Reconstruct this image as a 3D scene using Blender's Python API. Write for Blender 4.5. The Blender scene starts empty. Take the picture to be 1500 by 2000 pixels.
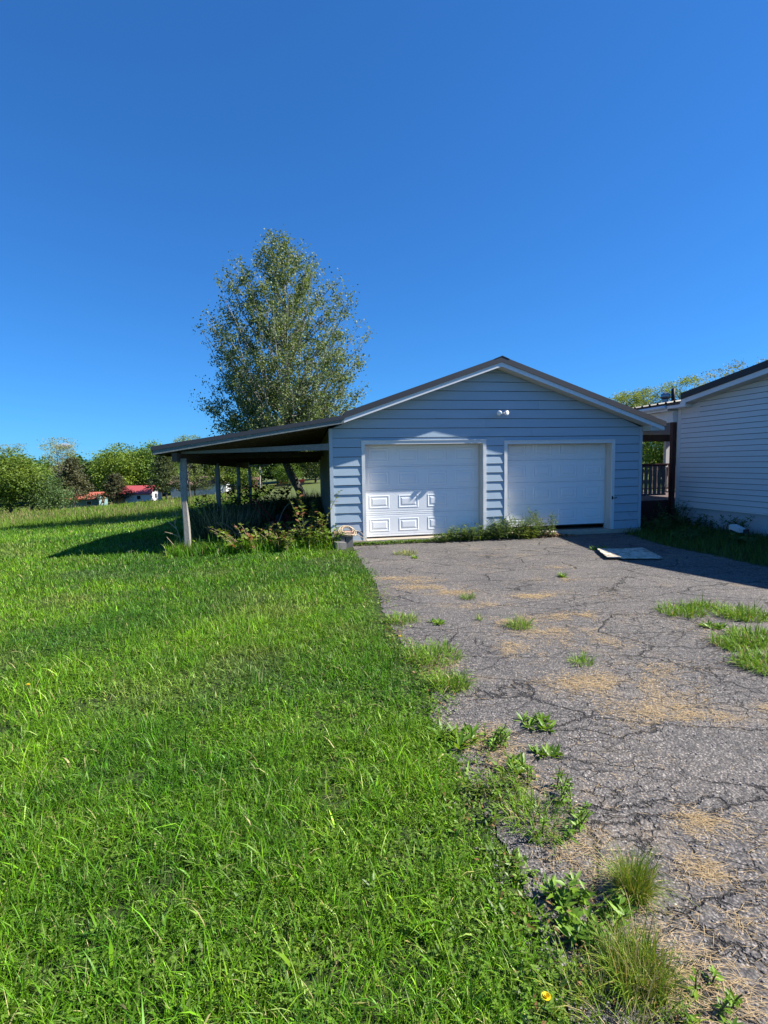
import bpy, math, random
import numpy as np
from mathutils import Vector, Matrix

rng = np.random.default_rng(7)
random.seed(7)
SC = bpy.context.scene
COL = SC.collection

# ------------------------------------------------------------------ camera
CAM_H = 1.781
PITCH, ROLL = math.radians(5.128), math.radians(1.059)
cam_d = bpy.data.cameras.new('camera')
cam = bpy.data.objects.new('camera', cam_d)
COL.objects.link(cam)
cam_d.sensor_fit = 'VERTICAL'
cam_d.sensor_height = 36.0
cam_d.lens = 36.0 * 1051.3 / 2000.0
cam_d.clip_start = 0.05
cam_d.clip_end = 6000
fwd = Vector((0, math.cos(PITCH), -math.sin(PITCH)))
up0 = Vector((0, math.sin(PITCH), math.cos(PITCH)))
rt0 = Vector((1, 0, 0))
rt = rt0 * math.cos(ROLL) - up0 * math.sin(ROLL)
up = up0 * math.cos(ROLL) + rt0 * math.sin(ROLL)
cam.matrix_world = Matrix(((rt.x, up.x, -fwd.x, 0), (rt.y, up.y, -fwd.y, 0),
                           (rt.z, up.z, -fwd.z, CAM_H), (0, 0, 0, 1)))
SC.camera = cam

# ------------------------------------------------------------------ sky, sun, exposure
SUN_EL, SUN_AZ = math.radians(43.0), math.radians(-2.1)     # azimuth from +X
world = bpy.data.worlds.new('World')
SC.world = world
world.use_nodes = True
wn = world.node_tree
wn.nodes.clear()
w_out = wn.nodes.new('ShaderNodeOutputWorld')
w_bg = wn.nodes.new('ShaderNodeBackground')
w_sky = wn.nodes.new('ShaderNodeTexSky')
w_sky.sky_type = 'NISHITA'
w_sky.sun_disc = False
w_sky.sun_elevation = SUN_EL
w_sky.sun_rotation = math.radians(90) - SUN_AZ
w_sky.altitude = 300
w_sky.air_density = 1.0
w_sky.dust_density = 0.0
w_sky.ozone_density = 3.0
w_hsv = wn.nodes.new('ShaderNodeGamma')
w_hsv.inputs['Gamma'].default_value = 0.78
w_bg.inputs['Strength'].default_value = 0.062
wn.links.new(w_sky.outputs[0], w_hsv.inputs['Color'])
w_tint = wn.nodes.new('ShaderNodeMix')
w_tint.data_type = 'RGBA'
w_tint.blend_type = 'MULTIPLY'
w_tint.inputs[0].default_value = 1.0
w_tint.inputs[7].default_value = (0.28, 0.87, 1.67, 1)
wn.links.new(w_hsv.outputs[0], w_tint.inputs[6])
wn.links.new(w_tint.outputs[2], w_bg.inputs['Color'])
wn.links.new(w_bg.outputs[0], w_out.inputs['Surface'])

sun_d = bpy.data.lights.new('sun', 'SUN')
sun_d.energy = 4.8
sun_d.angle = math.radians(0.55)
sun_d.color = (1.0, 0.95, 0.87)
sun = bpy.data.objects.new('sun', sun_d)
COL.objects.link(sun)
sdir = Vector((math.cos(SUN_EL) * math.cos(SUN_AZ), math.cos(SUN_EL) * math.sin(SUN_AZ), math.sin(SUN_EL)))
sun.rotation_euler = sdir.to_track_quat('Z', 'Y').to_euler()
sun.location = (30, 0, 30)

vs = SC.view_settings
vs.view_transform = 'Standard'
vs.look = 'None'
vs.exposure = 1.2
vs.gamma = 1.0
vs.use_curve_mapping = False
SC.cycles.max_bounces = 6
SC.cycles.diffuse_bounces = 3
SC.cycles.transmission_bounces = 4
SC.cycles.transparent_max_bounces = 4

# ------------------------------------------------------------------ materials
def new_mat(name):
    m = bpy.data.materials.new(name)
    m.use_nodes = True
    nt = m.node_tree
    b = nt.nodes['Principled BSDF']
    b.inputs['Specular IOR Level'].default_value = 0.3
    return m, nt, b

def N(nt, typ, **kw):
    n = nt.nodes.new(typ)
    for k, v in kw.items():
        if k.startswith('i_'):
            n.inputs[k[2:].replace('_', ' ')].default_value = v
        else:
            setattr(n, k, v)
    return n

def L(nt, a, b):
    nt.links.new(a, b)

def ramp(nt, fac, stops):
    r = nt.nodes.new('ShaderNodeValToRGB')
    els = r.color_ramp.elements
    while len(els) < len(stops):
        els.new(0.5)
    for e, (p, c) in zip(els, stops):
        e.position = p
        e.color = (*c, 1) if len(c) == 3 else c
    L(nt, fac, r.inputs[0])
    return r.outputs[0]

def mixc(nt, fac, a, b, mode='MIX'):
    m = nt.nodes.new('ShaderNodeMix')
    m.data_type = 'RGBA'
    m.blend_type = mode
    for sock, v in ((0, fac), (6, a), (7, b)):
        if isinstance(v, (int, float)):
            m.inputs[sock].default_value = v
        elif isinstance(v, tuple):
            m.inputs[sock].default_value = (*v, 1) if len(v) == 3 else v
        else:
            L(nt, v, m.inputs[sock])
    return m.outputs[2]

def coords(nt, kind='Object', scale=(1, 1, 1)):
    t = nt.nodes.new('ShaderNodeTexCoord')
    mp = nt.nodes.new('ShaderNodeMapping')
    mp.inputs['Scale'].default_value = scale
    L(nt, t.outputs[kind], mp.inputs['Vector'])
    return mp.outputs[0]

def noise(nt, vec, scale, detail=4, rough=0.55, dist=0.0):
    n = N(nt, 'ShaderNodeTexNoise')
    n.inputs['Scale'].default_value = scale
    n.inputs['Detail'].default_value = detail
    n.inputs['Roughness'].default_value = rough
    n.inputs['Distortion'].default_value = dist
    L(nt, vec, n.inputs['Vector'])
    return n.outputs[0]

def bump(nt, b, h, strength=0.3, dist=0.01):
    n = N(nt, 'ShaderNodeBump')
    n.inputs['Strength'].default_value = strength
    n.inputs['Distance'].default_value = dist
    L(nt, h, n.inputs['Height'])
    L(nt, n.outputs[0], b.inputs['Normal'])

def plain(name, c, rough=0.6, var=0.12, scale=6.0, stretch=(1, 1, 1), bmp=0.08, spec=0.3, metal=0.0, grime=None):
    """paint or material with tonal variation, optional grime colour in blotches"""
    m, nt, b = new_mat(name)
    v = coords(nt, 'Object', stretch)
    n1 = noise(nt, v, scale, 5)
    n2 = noise(nt, v, scale * 9, 3)
    lo = tuple(x * (1 - var) for x in c)
    hi = tuple(min(1, x * (1 + var)) for x in c)
    col = ramp(nt, n1, [(0.25, lo), (0.75, hi)])
    col = mixc(nt, n2, col, mixc(nt, 0.5, col, tuple(x * 0.85 for x in c)))
    if grime:
        g = ramp(nt, noise(nt, v, scale * 1.7, 8, 0.7), [(grime[1], (0, 0, 0)), (min(1, grime[1] + 0.12), (1, 1, 1))])
        col = mixc(nt, g, col, grime[0])
    L(nt, col, b.inputs['Base Color'])
    b.inputs['Roughness'].default_value = rough
    b.inputs['Metallic'].default_value = metal
    b.inputs['Specular IOR Level'].default_value = spec
    bump(nt, b, n2, bmp, 0.004)
    return m

def leaf_mat(name, trans=0.35, rough=0.5, rand=0.25, gain=1.0):
    """foliage: colour from the mesh's own leaf colours, light passes through"""
    m, nt, b = new_mat(name)
    a = N(nt, 'ShaderNodeVertexColor', layer_name='Col')
    oi = N(nt, 'ShaderNodeObjectInfo')
    mr = N(nt, 'ShaderNodeMapRange')
    mr.inputs['To Min'].default_value = gain * (1 - rand)
    mr.inputs['To Max'].default_value = gain * (1 + rand)
    L(nt, oi.outputs['Random'], mr.inputs[0])
    hs = N(nt, 'ShaderNodeHueSaturation')
    L(nt, a.outputs[0], hs.inputs['Color'])
    L(nt, mr.outputs[0], hs.inputs['Value'])
    L(nt, hs.outputs[0], b.inputs['Base Color'])
    b.inputs['Roughness'].default_value = rough
    b.inputs['Specular IOR Level'].default_value = 0.35
    t = N(nt, 'ShaderNodeBsdfTranslucent')
    tc = mixc(nt, 1.0, hs.outputs[0], (1.25, 1.15, 0.45), 'MULTIPLY')
    L(nt, tc, t.inputs[0])
    mx = N(nt, 'ShaderNodeMixShader')
    mx.inputs[0].default_value = trans
    L(nt, b.outputs[0], mx.inputs[1])
    L(nt, t.outputs[0], mx.inputs[2])
    L(nt, mx.outputs[0], nt.nodes['Material Output'].inputs['Surface'])
    return m

def wood_mat(name, c1, c2, scale=(1, 1, 1), rough=0.85):
    m, nt, b = new_mat(name)
    v = coords(nt, 'Object', scale)
    n1 = noise(nt, v, 5, 6, 0.65, 0.6)
    n2 = noise(nt, v, 28, 4, 0.6)
    col = ramp(nt, n1, [(0.25, c1), (0.7, c2)])
    col = mixc(nt, ramp(nt, n2, [(0.52, (0, 0, 0)), (0.62, (1, 1, 1))]), col, tuple(x * 0.6 for x in c1))
    L(nt, col, b.inputs['Base Color'])
    b.inputs['Roughness'].default_value = rough
    bump(nt, b, n2, 0.35, 0.006)
    return m

M = {}
M['siding'] = plain('blue_siding_paint', (0.355, 0.45, 0.53), 0.55, 0.05, 1.2, (1, 1, 6), 0.06)
M['siding2'] = plain('blue_siding_paint_faded', (0.372, 0.462, 0.535), 0.55, 0.06, 1.5, (1, 1, 6), 0.06)
M['siding_dirty'] = plain('blue_siding_splashed', (0.37, 0.44, 0.51), 0.6, 0.07, 1.8, (1, 1, 4), 0.1, grime=((0.26, 0.25, 0.22), 0.56))
M['trimblue'] = plain('blue_corner_paint', (0.43, 0.50, 0.56), 0.55, 0.08, 2.5, (1, 1, 1), 0.08)
M['white'] = plain('white_trim_paint', (0.70, 0.71, 0.70), 0.5, 0.06, 3, (1, 1, 1), 0.1, grime=((0.33, 0.30, 0.24), 0.66))
M['fascia'] = plain('white_fascia_metal', (0.70, 0.72, 0.73), 0.35, 0.03, 2, (1, 1, 1), 0.03)
M['soffit'] = plain('soffit_board', (0.52, 0.51, 0.46), 0.7, 0.06, 3, (1, 1, 1), 0.06)
M['door'] = plain('white_door_paint', (0.79, 0.81, 0.82), 0.38, 0.025, 0.8, (1, 1, 1), 0.02, spec=0.4, grime=((0.52, 0.52, 0.5), 0.68))
M['jamb'] = plain('weathered_white_jamb', (0.60, 0.58, 0.53), 0.7, 0.08, 2.0, (6, 6, 1), 0.2, grime=((0.24, 0.20, 0.15), 0.60))
M['roof'] = plain('dark_metal_roof', (0.020, 0.019, 0.021), 0.48, 0.12, 1.2, (1, 1, 1), 0.02, spec=0.5, metal=0.0)
M['rakemetal'] = plain('dark_rake_metal', (0.034, 0.037, 0.045), 0.5, 0.08, 2, (1, 1, 1), 0.02, spec=0.5)
M['concrete'] = plain('tan_concrete', (0.42, 0.36, 0.28), 0.9, 0.18, 4, (1, 1, 1), 0.35, grime=((0.2, 0.17, 0.12), 0.62))
M['foundation'] = plain('whitewashed_block', (0.48, 0.50, 0.52), 0.9, 0.10, 2.5, (1, 1, 1), 0.3, grime=((0.16, 0.16, 0.15), 0.64))
M['vinyl'] = plain('grey_vinyl_siding', (0.63, 0.665, 0.69), 0.45, 0.04, 1.2, (1, 1, 6), 0.04)
M['vinyltrim'] = plain('pale_vinyl_trim', (0.68, 0.71, 0.72), 0.45, 0.04, 2, (1, 1, 1), 0.04)
M['wood_grey'] = wood_mat('weathered_grey_wood', (0.21, 0.19, 0.165), (0.38, 0.355, 0.32), (9, 9, 0.7))
M['wood_grey_x'] = wood_mat('weathered_grey_beam', (0.14, 0.15, 0.14), (0.27, 0.27, 0.245), (0.7, 9, 9))
M['wood_rake'] = wood_mat('faded_blue_rake_board', (0.12, 0.15, 0.15), (0.24, 0.27, 0.26), (0.7, 9, 9))
M['wood_dark'] = wood_mat('dark_rafter_wood', (0.07, 0.055, 0.04), (0.13, 0.10, 0.075), (0.8, 8, 8))
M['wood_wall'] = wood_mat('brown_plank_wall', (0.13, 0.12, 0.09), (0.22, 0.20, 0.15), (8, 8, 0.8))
M['maroon'] = plain('dark_red_porch_paint', (0.055, 0.018, 0.016), 0.6, 0.15, 3)
M['railpaint'] = plain('worn_mauve_rail_paint', (0.14, 0.105, 0.10), 0.7, 0.15, 3, grime=((0.06, 0.045, 0.04), 0.6))
M['bark'] = wood_mat('grey_bark', (0.035, 0.03, 0.025), (0.17, 0.155, 0.13), (3, 3, 0.9))
M['barkpale'] = wood_mat('pale_branch_bark', (0.22, 0.21, 0.19), (0.42, 0.40, 0.36), (6, 6, 1))
M['leaf'] = leaf_mat('tree_leaves', 0.34, 0.55, 0.05)
M['farleaf'] = leaf_mat('far_tree_leaves', 0.35, 0.6, 0.14)
M['grass'] = leaf_mat('grass_blades', 0.24, 0.45, 0.0)
M['grass'].node_tree.nodes['Principled BSDF'].inputs['Specular IOR Level'].default_value = 0.18
M['weed'] = leaf_mat('weed_leaves', 0.35, 0.45, 0.06)
M['straw'] = leaf_mat('dry_straw', 0.1, 0.8, 0.0)
M['stem'] = plain('green_brown_stem', (0.10, 0.10, 0.035), 0.7, 0.2, 8)
M['drystem'] = plain('dry_stem', (0.30, 0.24, 0.16), 0.8, 0.2, 8)
M['rope'] = plain('tan_rope', (0.50, 0.40, 0.27), 0.9, 0.15, 20, (1, 1, 1), 0.5)
M['brick'] = plain('pink_block', (0.42, 0.25, 0.19), 0.9, 0.12, 6, (1, 1, 1), 0.4)
M['cinder'] = plain('grey_cinder', (0.17, 0.165, 0.16), 0.95, 0.15, 8, (1, 1, 1), 0.5)
M['redmetal'] = plain('faded_red_metal', (0.30, 0.025, 0.03), 0.4, 0.15, 5, spec=0.5)
M['black'] = plain('black_rubber', (0.018, 0.018, 0.02), 0.6, 0.1, 5)
M['darkcloth'] = plain('navy_tarp', (0.03, 0.035, 0.075), 0.7, 0.25, 4)
M['steel'] = plain('dull_steel', (0.30, 0.31, 0.32), 0.35, 0.08, 4, metal=0.8)
M['whiteplastic'] = plain('white_plastic', (0.75, 0.76, 0.77), 0.35, 0.03, 3)
M['glassbulb'] = plain('white_bulb_glass', (0.85, 0.85, 0.83), 0.12, 0.02, 3, spec=0.6)
M['farwhite'] = plain('far_white_wall', (0.70, 0.71, 0.72), 0.7, 0.03, 0.6)
M['farred'] = plain('far_red_roof', (0.42, 0.085, 0.085), 0.5, 0.08, 0.5)
M['farorange'] = plain('far_orange_roof', (0.46, 0.13, 0.08), 0.5, 0.08, 0.5)
M['farteal'] = plain('far_teal_wall', (0.20, 0.33, 0.34), 0.7, 0.06, 0.5)
M['farbrown'] = plain('far_brown_wall', (0.20, 0.10, 0.07), 0.8, 0.1, 0.5)
M['farshingle'] = plain('far_brown_shingle', (0.26, 0.16, 0.13), 0.8, 0.1, 0.8)
M['lumber'] = plain('raw_lumber', (0.46, 0.26, 0.11), 0.8, 0.12, 2)
M['windowdark'] = plain('dark_window_glass', (0.03, 0.035, 0.04), 0.1, 0.05, 2, spec=0.6)
M['pole'] = wood_mat('utility_pole_wood', (0.30, 0.28, 0.25), (0.42, 0.40, 0.36), (6, 6, 0.5))

def make_osb():
    m, nt, b = new_mat('peeling_plywood')
    v = coords(nt, 'Object', (1, 1, 1))
    n1 = noise(nt, v, 11, 8, 0.8, 0.5)
    col = ramp(nt, n1, [(0.40, (0.16, 0.12, 0.085)), (0.47, (0.44, 0.37, 0.28)), (0.58, (0.62, 0.57, 0.48))])
    L(nt, col, b.inputs['Base Color'])
    b.inputs['Roughness'].default_value = 0.9
    bump(nt, b, n1, 0.5, 0.01)
    return m
M['osb'] = make_osb()

def make_ground():
    """soil and thatch between the blades; meadow tints far off"""
    m, nt, b = new_mat('lawn_soil')
    v = coords(nt, 'Object', (1, 1, 1))
    n1 = noise(nt, v, 0.35, 5)
    n2 = noise(nt, v, 3.0, 6, 0.65)
    n3 = noise(nt, v, 45, 4, 0.7)
    grass = ramp(nt, n2, [(0.3, (0.07, 0.12, 0.016)), (0.7, (0.12, 0.19, 0.024))])
    grass = mixc(nt, ramp(nt, n1, [(0.45, (0, 0, 0)), (0.65, (1, 1, 1))]), grass, (0.10, 0.15, 0.03))
    soil = ramp(nt, n3, [(0.3, (0.035, 0.035, 0.012)), (0.7, (0.11, 0.10, 0.04))])
    col = mixc(nt, ramp(nt, n3, [(0.42, (0, 0, 0)), (0.6, (1, 1, 1))]), grass, soil)
    zone = N(nt, 'ShaderNodeVertexColor', layer_name='Col')
    thatch = ramp(nt, n3, [(0.3, (0.014, 0.024, 0.005)), (0.55, (0.035, 0.060, 0.010)), (0.75, (0.085, 0.095, 0.030))])
    col = mixc(nt, zone.outputs[0], col, thatch)
    L(nt, col, b.inputs['Base Color'])
    b.inputs['Roughness'].default_value = 0.95
    bump(nt, b, n3, 0.6, 0.03)
    return m
M['ground'] = make_ground()

def make_asphalt():
    m, nt, b = new_mat('old_asphalt')
    t = nt.nodes.new('ShaderNodeTexCoord')
    P = t.outputs['Object']
    # warped copy for the cracks
    wv = N(nt, 'ShaderNodeTexNoise')
    wv.inputs['Scale'].default_value = 2.2
    wv.inputs['Detail'].default_value = 6
    wv.inputs['Roughness'].default_value = 0.65
    L(nt, P, wv.inputs['Vector'])
    vm = N(nt, 'ShaderNodeVectorMath', operation='MULTIPLY_ADD')
    vm.inputs[1].default_value = (0.34, 0.34, 0.34)
    L(nt, wv.outputs['Color'], vm.inputs[0])
    L(nt, P, vm.inputs[2])
    Pw = vm.outputs[0]
    def crack(scale, w, vec):
        vo = N(nt, 'ShaderNodeTexVoronoi', feature='DISTANCE_TO_EDGE')
        vo.inputs['Scale'].default_value = scale
        L(nt, vec, vo.inputs['Vector'])
        return ramp(nt, vo.outputs['Distance'], [(0.0, (1, 1, 1)), (w, (0, 0, 0))])
    mp = N(nt, 'ShaderNodeMapping')
    mp.inputs['Scale'].default_value = (1.0, 1.9, 1.0)
    mp.inputs['Rotation'].default_value = (0, 0, 0.5)
    L(nt, Pw, mp.inputs['Vector'])
    c1 = crack(0.62, 0.006, mp.outputs[0])
    c2 = crack(4.6, 0.030, mp.outputs[0])
    # alligator cracks only in worn areas
    sx = N(nt, 'ShaderNodeSeparateXYZ')
    L(nt, P, sx.inputs[0])
    gr = N(nt, 'ShaderNodeMapRange')
    gr.inputs['From Min'].default_value = 7.5
    gr.inputs['From Max'].default_value = 2.0
    gr.inputs['To Min'].default_value = -0.06
    gr.inputs['To Max'].default_value = 0.16
    L(nt, sx.outputs[1], gr.inputs[0])
    zs_ = N(nt, 'ShaderNodeMath', operation='ADD')
    L(nt, noise(nt, P, 0.55, 4), zs_.inputs[0])
    L(nt, gr.outputs[0], zs_.inputs[1])
    zone = ramp(nt, zs_.outputs[0], [(0.45, (0, 0, 0)), (0.60, (.9, .9, .9))])
    c2m = mixc(nt, 1.0, c2, zone, 'MULTIPLY')
    brk = ramp(nt, noise(nt, P, 3.5, 4), [(0.38, (0, 0, 0)), (0.55, (1, 1, 1))])
    c1m = mixc(nt, 1.0, c1, brk, 'MULTIPLY')
    mp3 = N(nt, 'ShaderNodeMapping')
    mp3.inputs['Scale'].default_value = (0.55, 1.5, 1.0)
    mp3.inputs['Rotation'].default_value = (0, 0, -0.65)
    mp3.inputs['Location'].default_value = (3.1, 1.7, 0)
    L(nt, Pw, mp3.inputs['Vector'])
    c3 = crack(1.05, 0.011, mp3.outputs[0])
    cr = mixc(nt, 1.0, mixc(nt, 1.0, c1m, c2m, 'LIGHTEN'), c3, 'LIGHTEN')
    # aggregate: stones in binder
    vo = N(nt, 'ShaderNodeTexVoronoi', feature='F1')
    vo.inputs['Scale'].default_value = 80
    L(nt, P, vo.inputs['Vector'])
    vo2 = N(nt, 'ShaderNodeTexVoronoi', feature='F1')
    vo2.inputs['Scale'].default_value = 40
    L(nt, P, vo2.inputs['Vector'])
    stone = ramp(nt, vo.outputs['Color'], [(0.0, (0.075, 0.073, 0.072)), (0.5, (0.16, 0.152, 0.145)), (0.8, (0.30, 0.28, 0.26)), (1.0, (0.50, 0.47, 0.43))])
    gap = ramp(nt, vo.outputs['Distance'], [(0.30, (0, 0, 0)), (0.62, (1, 1, 1))])
    col = mixc(nt, gap, stone, (0.075, 0.072, 0.072))
    col = mixc(nt, 1.0, col, ramp(nt, vo2.outputs['Color'], [(0.1, (0.70, 0.70, 0.70)), (0.9, (1.3, 1.28, 1.25))]), 'MULTIPLY')
    col = mixc(nt, 0.12, col, (0.15, 0.142, 0.135))
    big = noise(nt, P, 0.8, 6, 0.6)
    col = mixc(nt, 1.0, col, ramp(nt, big, [(0.25, (0.80, 0.80, 0.83)), (0.5, (1.0, 1.0, 1.0)), (0.75, (1.22, 1.18, 1.12))]), 'MULTIPLY')
    fine = noise(nt, P, 14, 5, 0.7)
    col = mixc(nt, 1.0, col, ramp(nt, fine, [(0.3, (0.86, 0.86, 0.86)), (0.7, (1.14, 1.13, 1.12))]), 'MULTIPLY')
    # tan dust and soil
    dust = ramp(nt, noise(nt, P, 1.3, 8, 0.72), [(0.56, (0, 0, 0)), (0.72, (1, 1, 1))])
    col = mixc(nt, mixc(nt, 0.5, dust, (0, 0, 0)), col, (0.30, 0.235, 0.155))
    spots = ramp(nt, noise(nt, P, 2.1, 3, 0.5), [(0.70, (0, 0, 0)), (0.76, (1, 1, 1))])
    col = mixc(nt, mixc(nt, 0.45, spots, (0, 0, 0)), col, (0.05, 0.05, 0.055))
    col = mixc(nt, cr, col, (0.022, 0.02, 0.018))
    col = mixc(nt, 1.0, col, (0.965, 0.935, 0.905), 'MULTIPLY')
    L(nt, col, b.inputs['Base Color'])
    b.inputs['Roughness'].default_value = 0.85
    hgt = N(nt, 'ShaderNodeMath', operation='MULTIPLY_ADD')
    L(nt, vo.outputs['Distance'], hgt.inputs[0])
    hgt.inputs[1].default_value = -0.35
    L(nt, fine, hgt.inputs[2])
    h2 = N(nt, 'ShaderNodeMath', operation='MULTIPLY_ADD')
    L(nt, vo2.outputs['Distance'], h2.inputs[0])
    h2.inputs[1].default_value = -0.35
    L(nt, hgt.outputs[0], h2.inputs[2])
    h3 = N(nt, 'ShaderNodeMath', operation='MULTIPLY_ADD')
    L(nt, cr, h3.inputs[0])
    h3.inputs[1].default_value = -1.3
    L(nt, h2.outputs[0], h3.inputs[2])
    bump(nt, b, h3.outputs[0], 0.9, 0.012)
    return m
M['asphalt'] = make_asphalt()

# ------------------------------------------------------------------ mesh helpers
class MB:
    def __init__(s):
        s.v, s.f = [], []
    def add(s, verts, faces):
        o = len(s.v)
        s.v += [tuple(p) for p in verts]
        s.f += [tuple(i + o for i in f) for f in faces]
        return s
    def box(s, x0, x1, y0, y1, z0, z1):
        return s.hexa([(x0, y0, z0), (x1, y0, z0), (x1, y1, z0), (x0, y1, z0),
                       (x0, y0, z1), (x1, y0, z1), (x1, y1, z1), (x0, y1, z1)])
    def hexa(s, p):
        return s.add(p, [(0, 3, 2, 1), (4, 5, 6, 7), (0, 1, 5, 4), (1, 2, 6, 5), (2, 3, 7, 6), (3, 0, 4, 7)])
    def bar(s, a, b, w, h, upv=(0, 0, 1)):
        a, b = Vector(a), Vector(b)
        t = (b - a).normalized()
        u = Vector(upv)
        if abs(t.dot(u)) > 0.98:
            u = Vector((0, 1, 0))
        sd = t.cross(u).normalized()
        u = sd.cross(t).normalized()
        p = []
        for c in (a, b):
            for sx, sz in ((-1, -1), (1, -1), (1, 1), (-1, 1)):
                p.append(c + sd * (sx * w / 2) + u * (sz * h / 2))
        return s.add(p, [(3, 2, 1, 0), (4, 5, 6, 7), (0, 1, 5, 4), (1, 2, 6, 5), (2, 3, 7, 6), (3, 0, 4, 7)])
    def prism(s, poly, axis, a, b):
        """poly of 2D points extruded along an axis from a to b"""
        n = len(poly)
        def pt(q, c):
            return {'x': (c, q[0], q[1]), 'y': (q[0], c, q[1]), 'z': (q[0], q[1], c)}[axis]
        vs_ = [pt(q, a) for q in poly] + [pt(q, b) for q in poly]
        fs = [tuple(range(n - 1, -1, -1)), tuple(range(n, 2 * n))]
        fs += [(i, (i + 1) % n, n + (i + 1) % n, n + i) for i in range(n)]
        return s.add(vs_, fs)
    def tube(s, pts, rad, seg=6, cap=True):
        pts = [Vector(p) for p in pts]
        if isinstance(rad, (int, float)):
            rad = [rad] * len(pts)
        o = len(s.v)
        prev = None
        for i, p in enumerate(pts):
            t = (pts[min(i + 1, len(pts) - 1)] - pts[max(i - 1, 0)])
            if t.length < 1e-9:
                t = Vector((0, 0, 1))
            t.normalize()
            if prev is None:
                a = Vector((1, 0, 0)) if abs(t.x) < 0.8 else Vector((0, 1, 0))
                prev = (a - t * a.dot(t)).normalized()
            else:
                prev = (prev - t * prev.dot(t))
                prev = prev.normalized() if prev.length > 1e-6 else Vector((1, 0, 0))
            bn = t.cross(prev)
            for k in range(seg):
                an = 2 * math.pi * k / seg
                s.v.append(tuple(p + (prev * math.cos(an) + bn * math.sin(an)) * rad[i]))
        for i in range(len(pts) - 1):
            for k in range(seg):
                a = o + i * seg + k
                b = o + i * seg + (k + 1) % seg
                s.f.append((a, b, b + seg, a + seg))
        if cap:
            s.f.append(tuple(o + k for k in range(seg - 1, -1, -1)))
            e = o + (len(pts) - 1) * seg
            s.f.append(tuple(e + k for k in range(seg)))
        return s
    def ball(s, c, r, seg=10, rings=7, sc=(1, 1, 1)):
        c = Vector(c)
        o = len(s.v)
        for i in range(1, rings):
            th = math.pi * i / rings
            for k in range(seg):
                ph = 2 * math.pi * k / seg
                s.v.append((c.x + r * sc[0] * math.sin(th) * math.cos(ph), c.y + r * sc[1] * math.sin(th) * math.sin(ph), c.z + r * sc[2] * math.cos(th)))
        s.v.append((c.x, c.y, c.z + r * sc[2]))
        s.v.append((c.x, c.y, c.z - r * sc[2]))
        T, B = len(s.v) - 2, len(s.v) - 1
        for i in range(rings - 2):
            for k in range(seg):
                a = o + i * seg + k
                b = o + i * seg + (k + 1) % seg
                s.f.append((a, a + seg, b + seg, b))
        for k in range(seg):
            s.f.append((T, o + k, o + (k + 1) % seg))
            e = o + (rings - 2) * seg
            s.f.append((B, e + (k + 1) % seg, e + k))
        return s
    def build(s, name, mat, parent=None, smooth=False):
        me = bpy.data.meshes.new(name)
        me.from_pydata(s.v, [], s.f)
        me.materials.append(mat)
        if smooth:
            me.polygons.foreach_set('use_smooth', [True] * len(me.polygons))
        me.update()
        return link(name, me, parent)

def link(name, me, parent=None, loc=None, rotz=0):
    o = bpy.data.objects.new(name, me)
    COL.objects.link(o)
    if parent is not None:
        o.parent = parent
    if loc is not None:
        o.location = loc
        o.rotation_euler = (0, 0, rotz)
    return o

def tag(o, label=None, cat=None, group=None, kind=None):
    if label: o['label'] = label
    if cat: o['category'] = cat
    if group: o['group'] = group
    if kind: o['kind'] = kind
    return o

def empty(name, label, cat, loc=(0, 0, 0), rotz=0, group=None):
    o = bpy.data.objects.new(name, None)
    COL.objects.link(o)
    o.location = loc
    o.rotation_euler = (0, 0, rotz)
    o.empty_display_size = 0.3
    return tag(o, label, cat, group)

def np_mesh(name, V, tris=None, quads=None, col=None, mat=None, smooth=False):
    """fast mesh from arrays"""
    me = bpy.data.meshes.new(name)
    V = np.asarray(V, dtype=np.float32).reshape(-1, 3)
    parts, sizes = [], []
    if quads is not None and len(quads):
        parts.append(np.asarray(quads, np.int32).ravel()); sizes.append(np.full(len(quads), 4, np.int32))
    if tris is not None and len(tris):
        parts.append(np.asarray(tris, np.int32).ravel()); sizes.append(np.full(len(tris), 3, np.int32))
    loops = np.concatenate(parts)
    sz = np.concatenate(sizes)
    me.vertices.add(len(V)); me.vertices.foreach_set('co', V.ravel())
    me.loops.add(len(loops)); me.loops.foreach_set('vertex_index', loops)
    me.polygons.add(len(sz))
    st = np.concatenate([[0], np.cumsum(sz)[:-1]]).astype(np.int32)
    me.polygons.foreach_set('loop_start', st)
    if smooth:
        me.polygons.foreach_set('use_smooth', np.ones(len(sz), bool))
    if col is not None:
        c4 = np.ones((len(V), 4), np.float32)
        c4[:, :3] = col
        a = me.color_attributes.new('Col', 'FLOAT_COLOR', 'POINT')
        a.data.foreach_set('color', c4.ravel())
    if mat:
        me.materials.append(mat)
    me.update(calc_edges=True)
    return me

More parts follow.
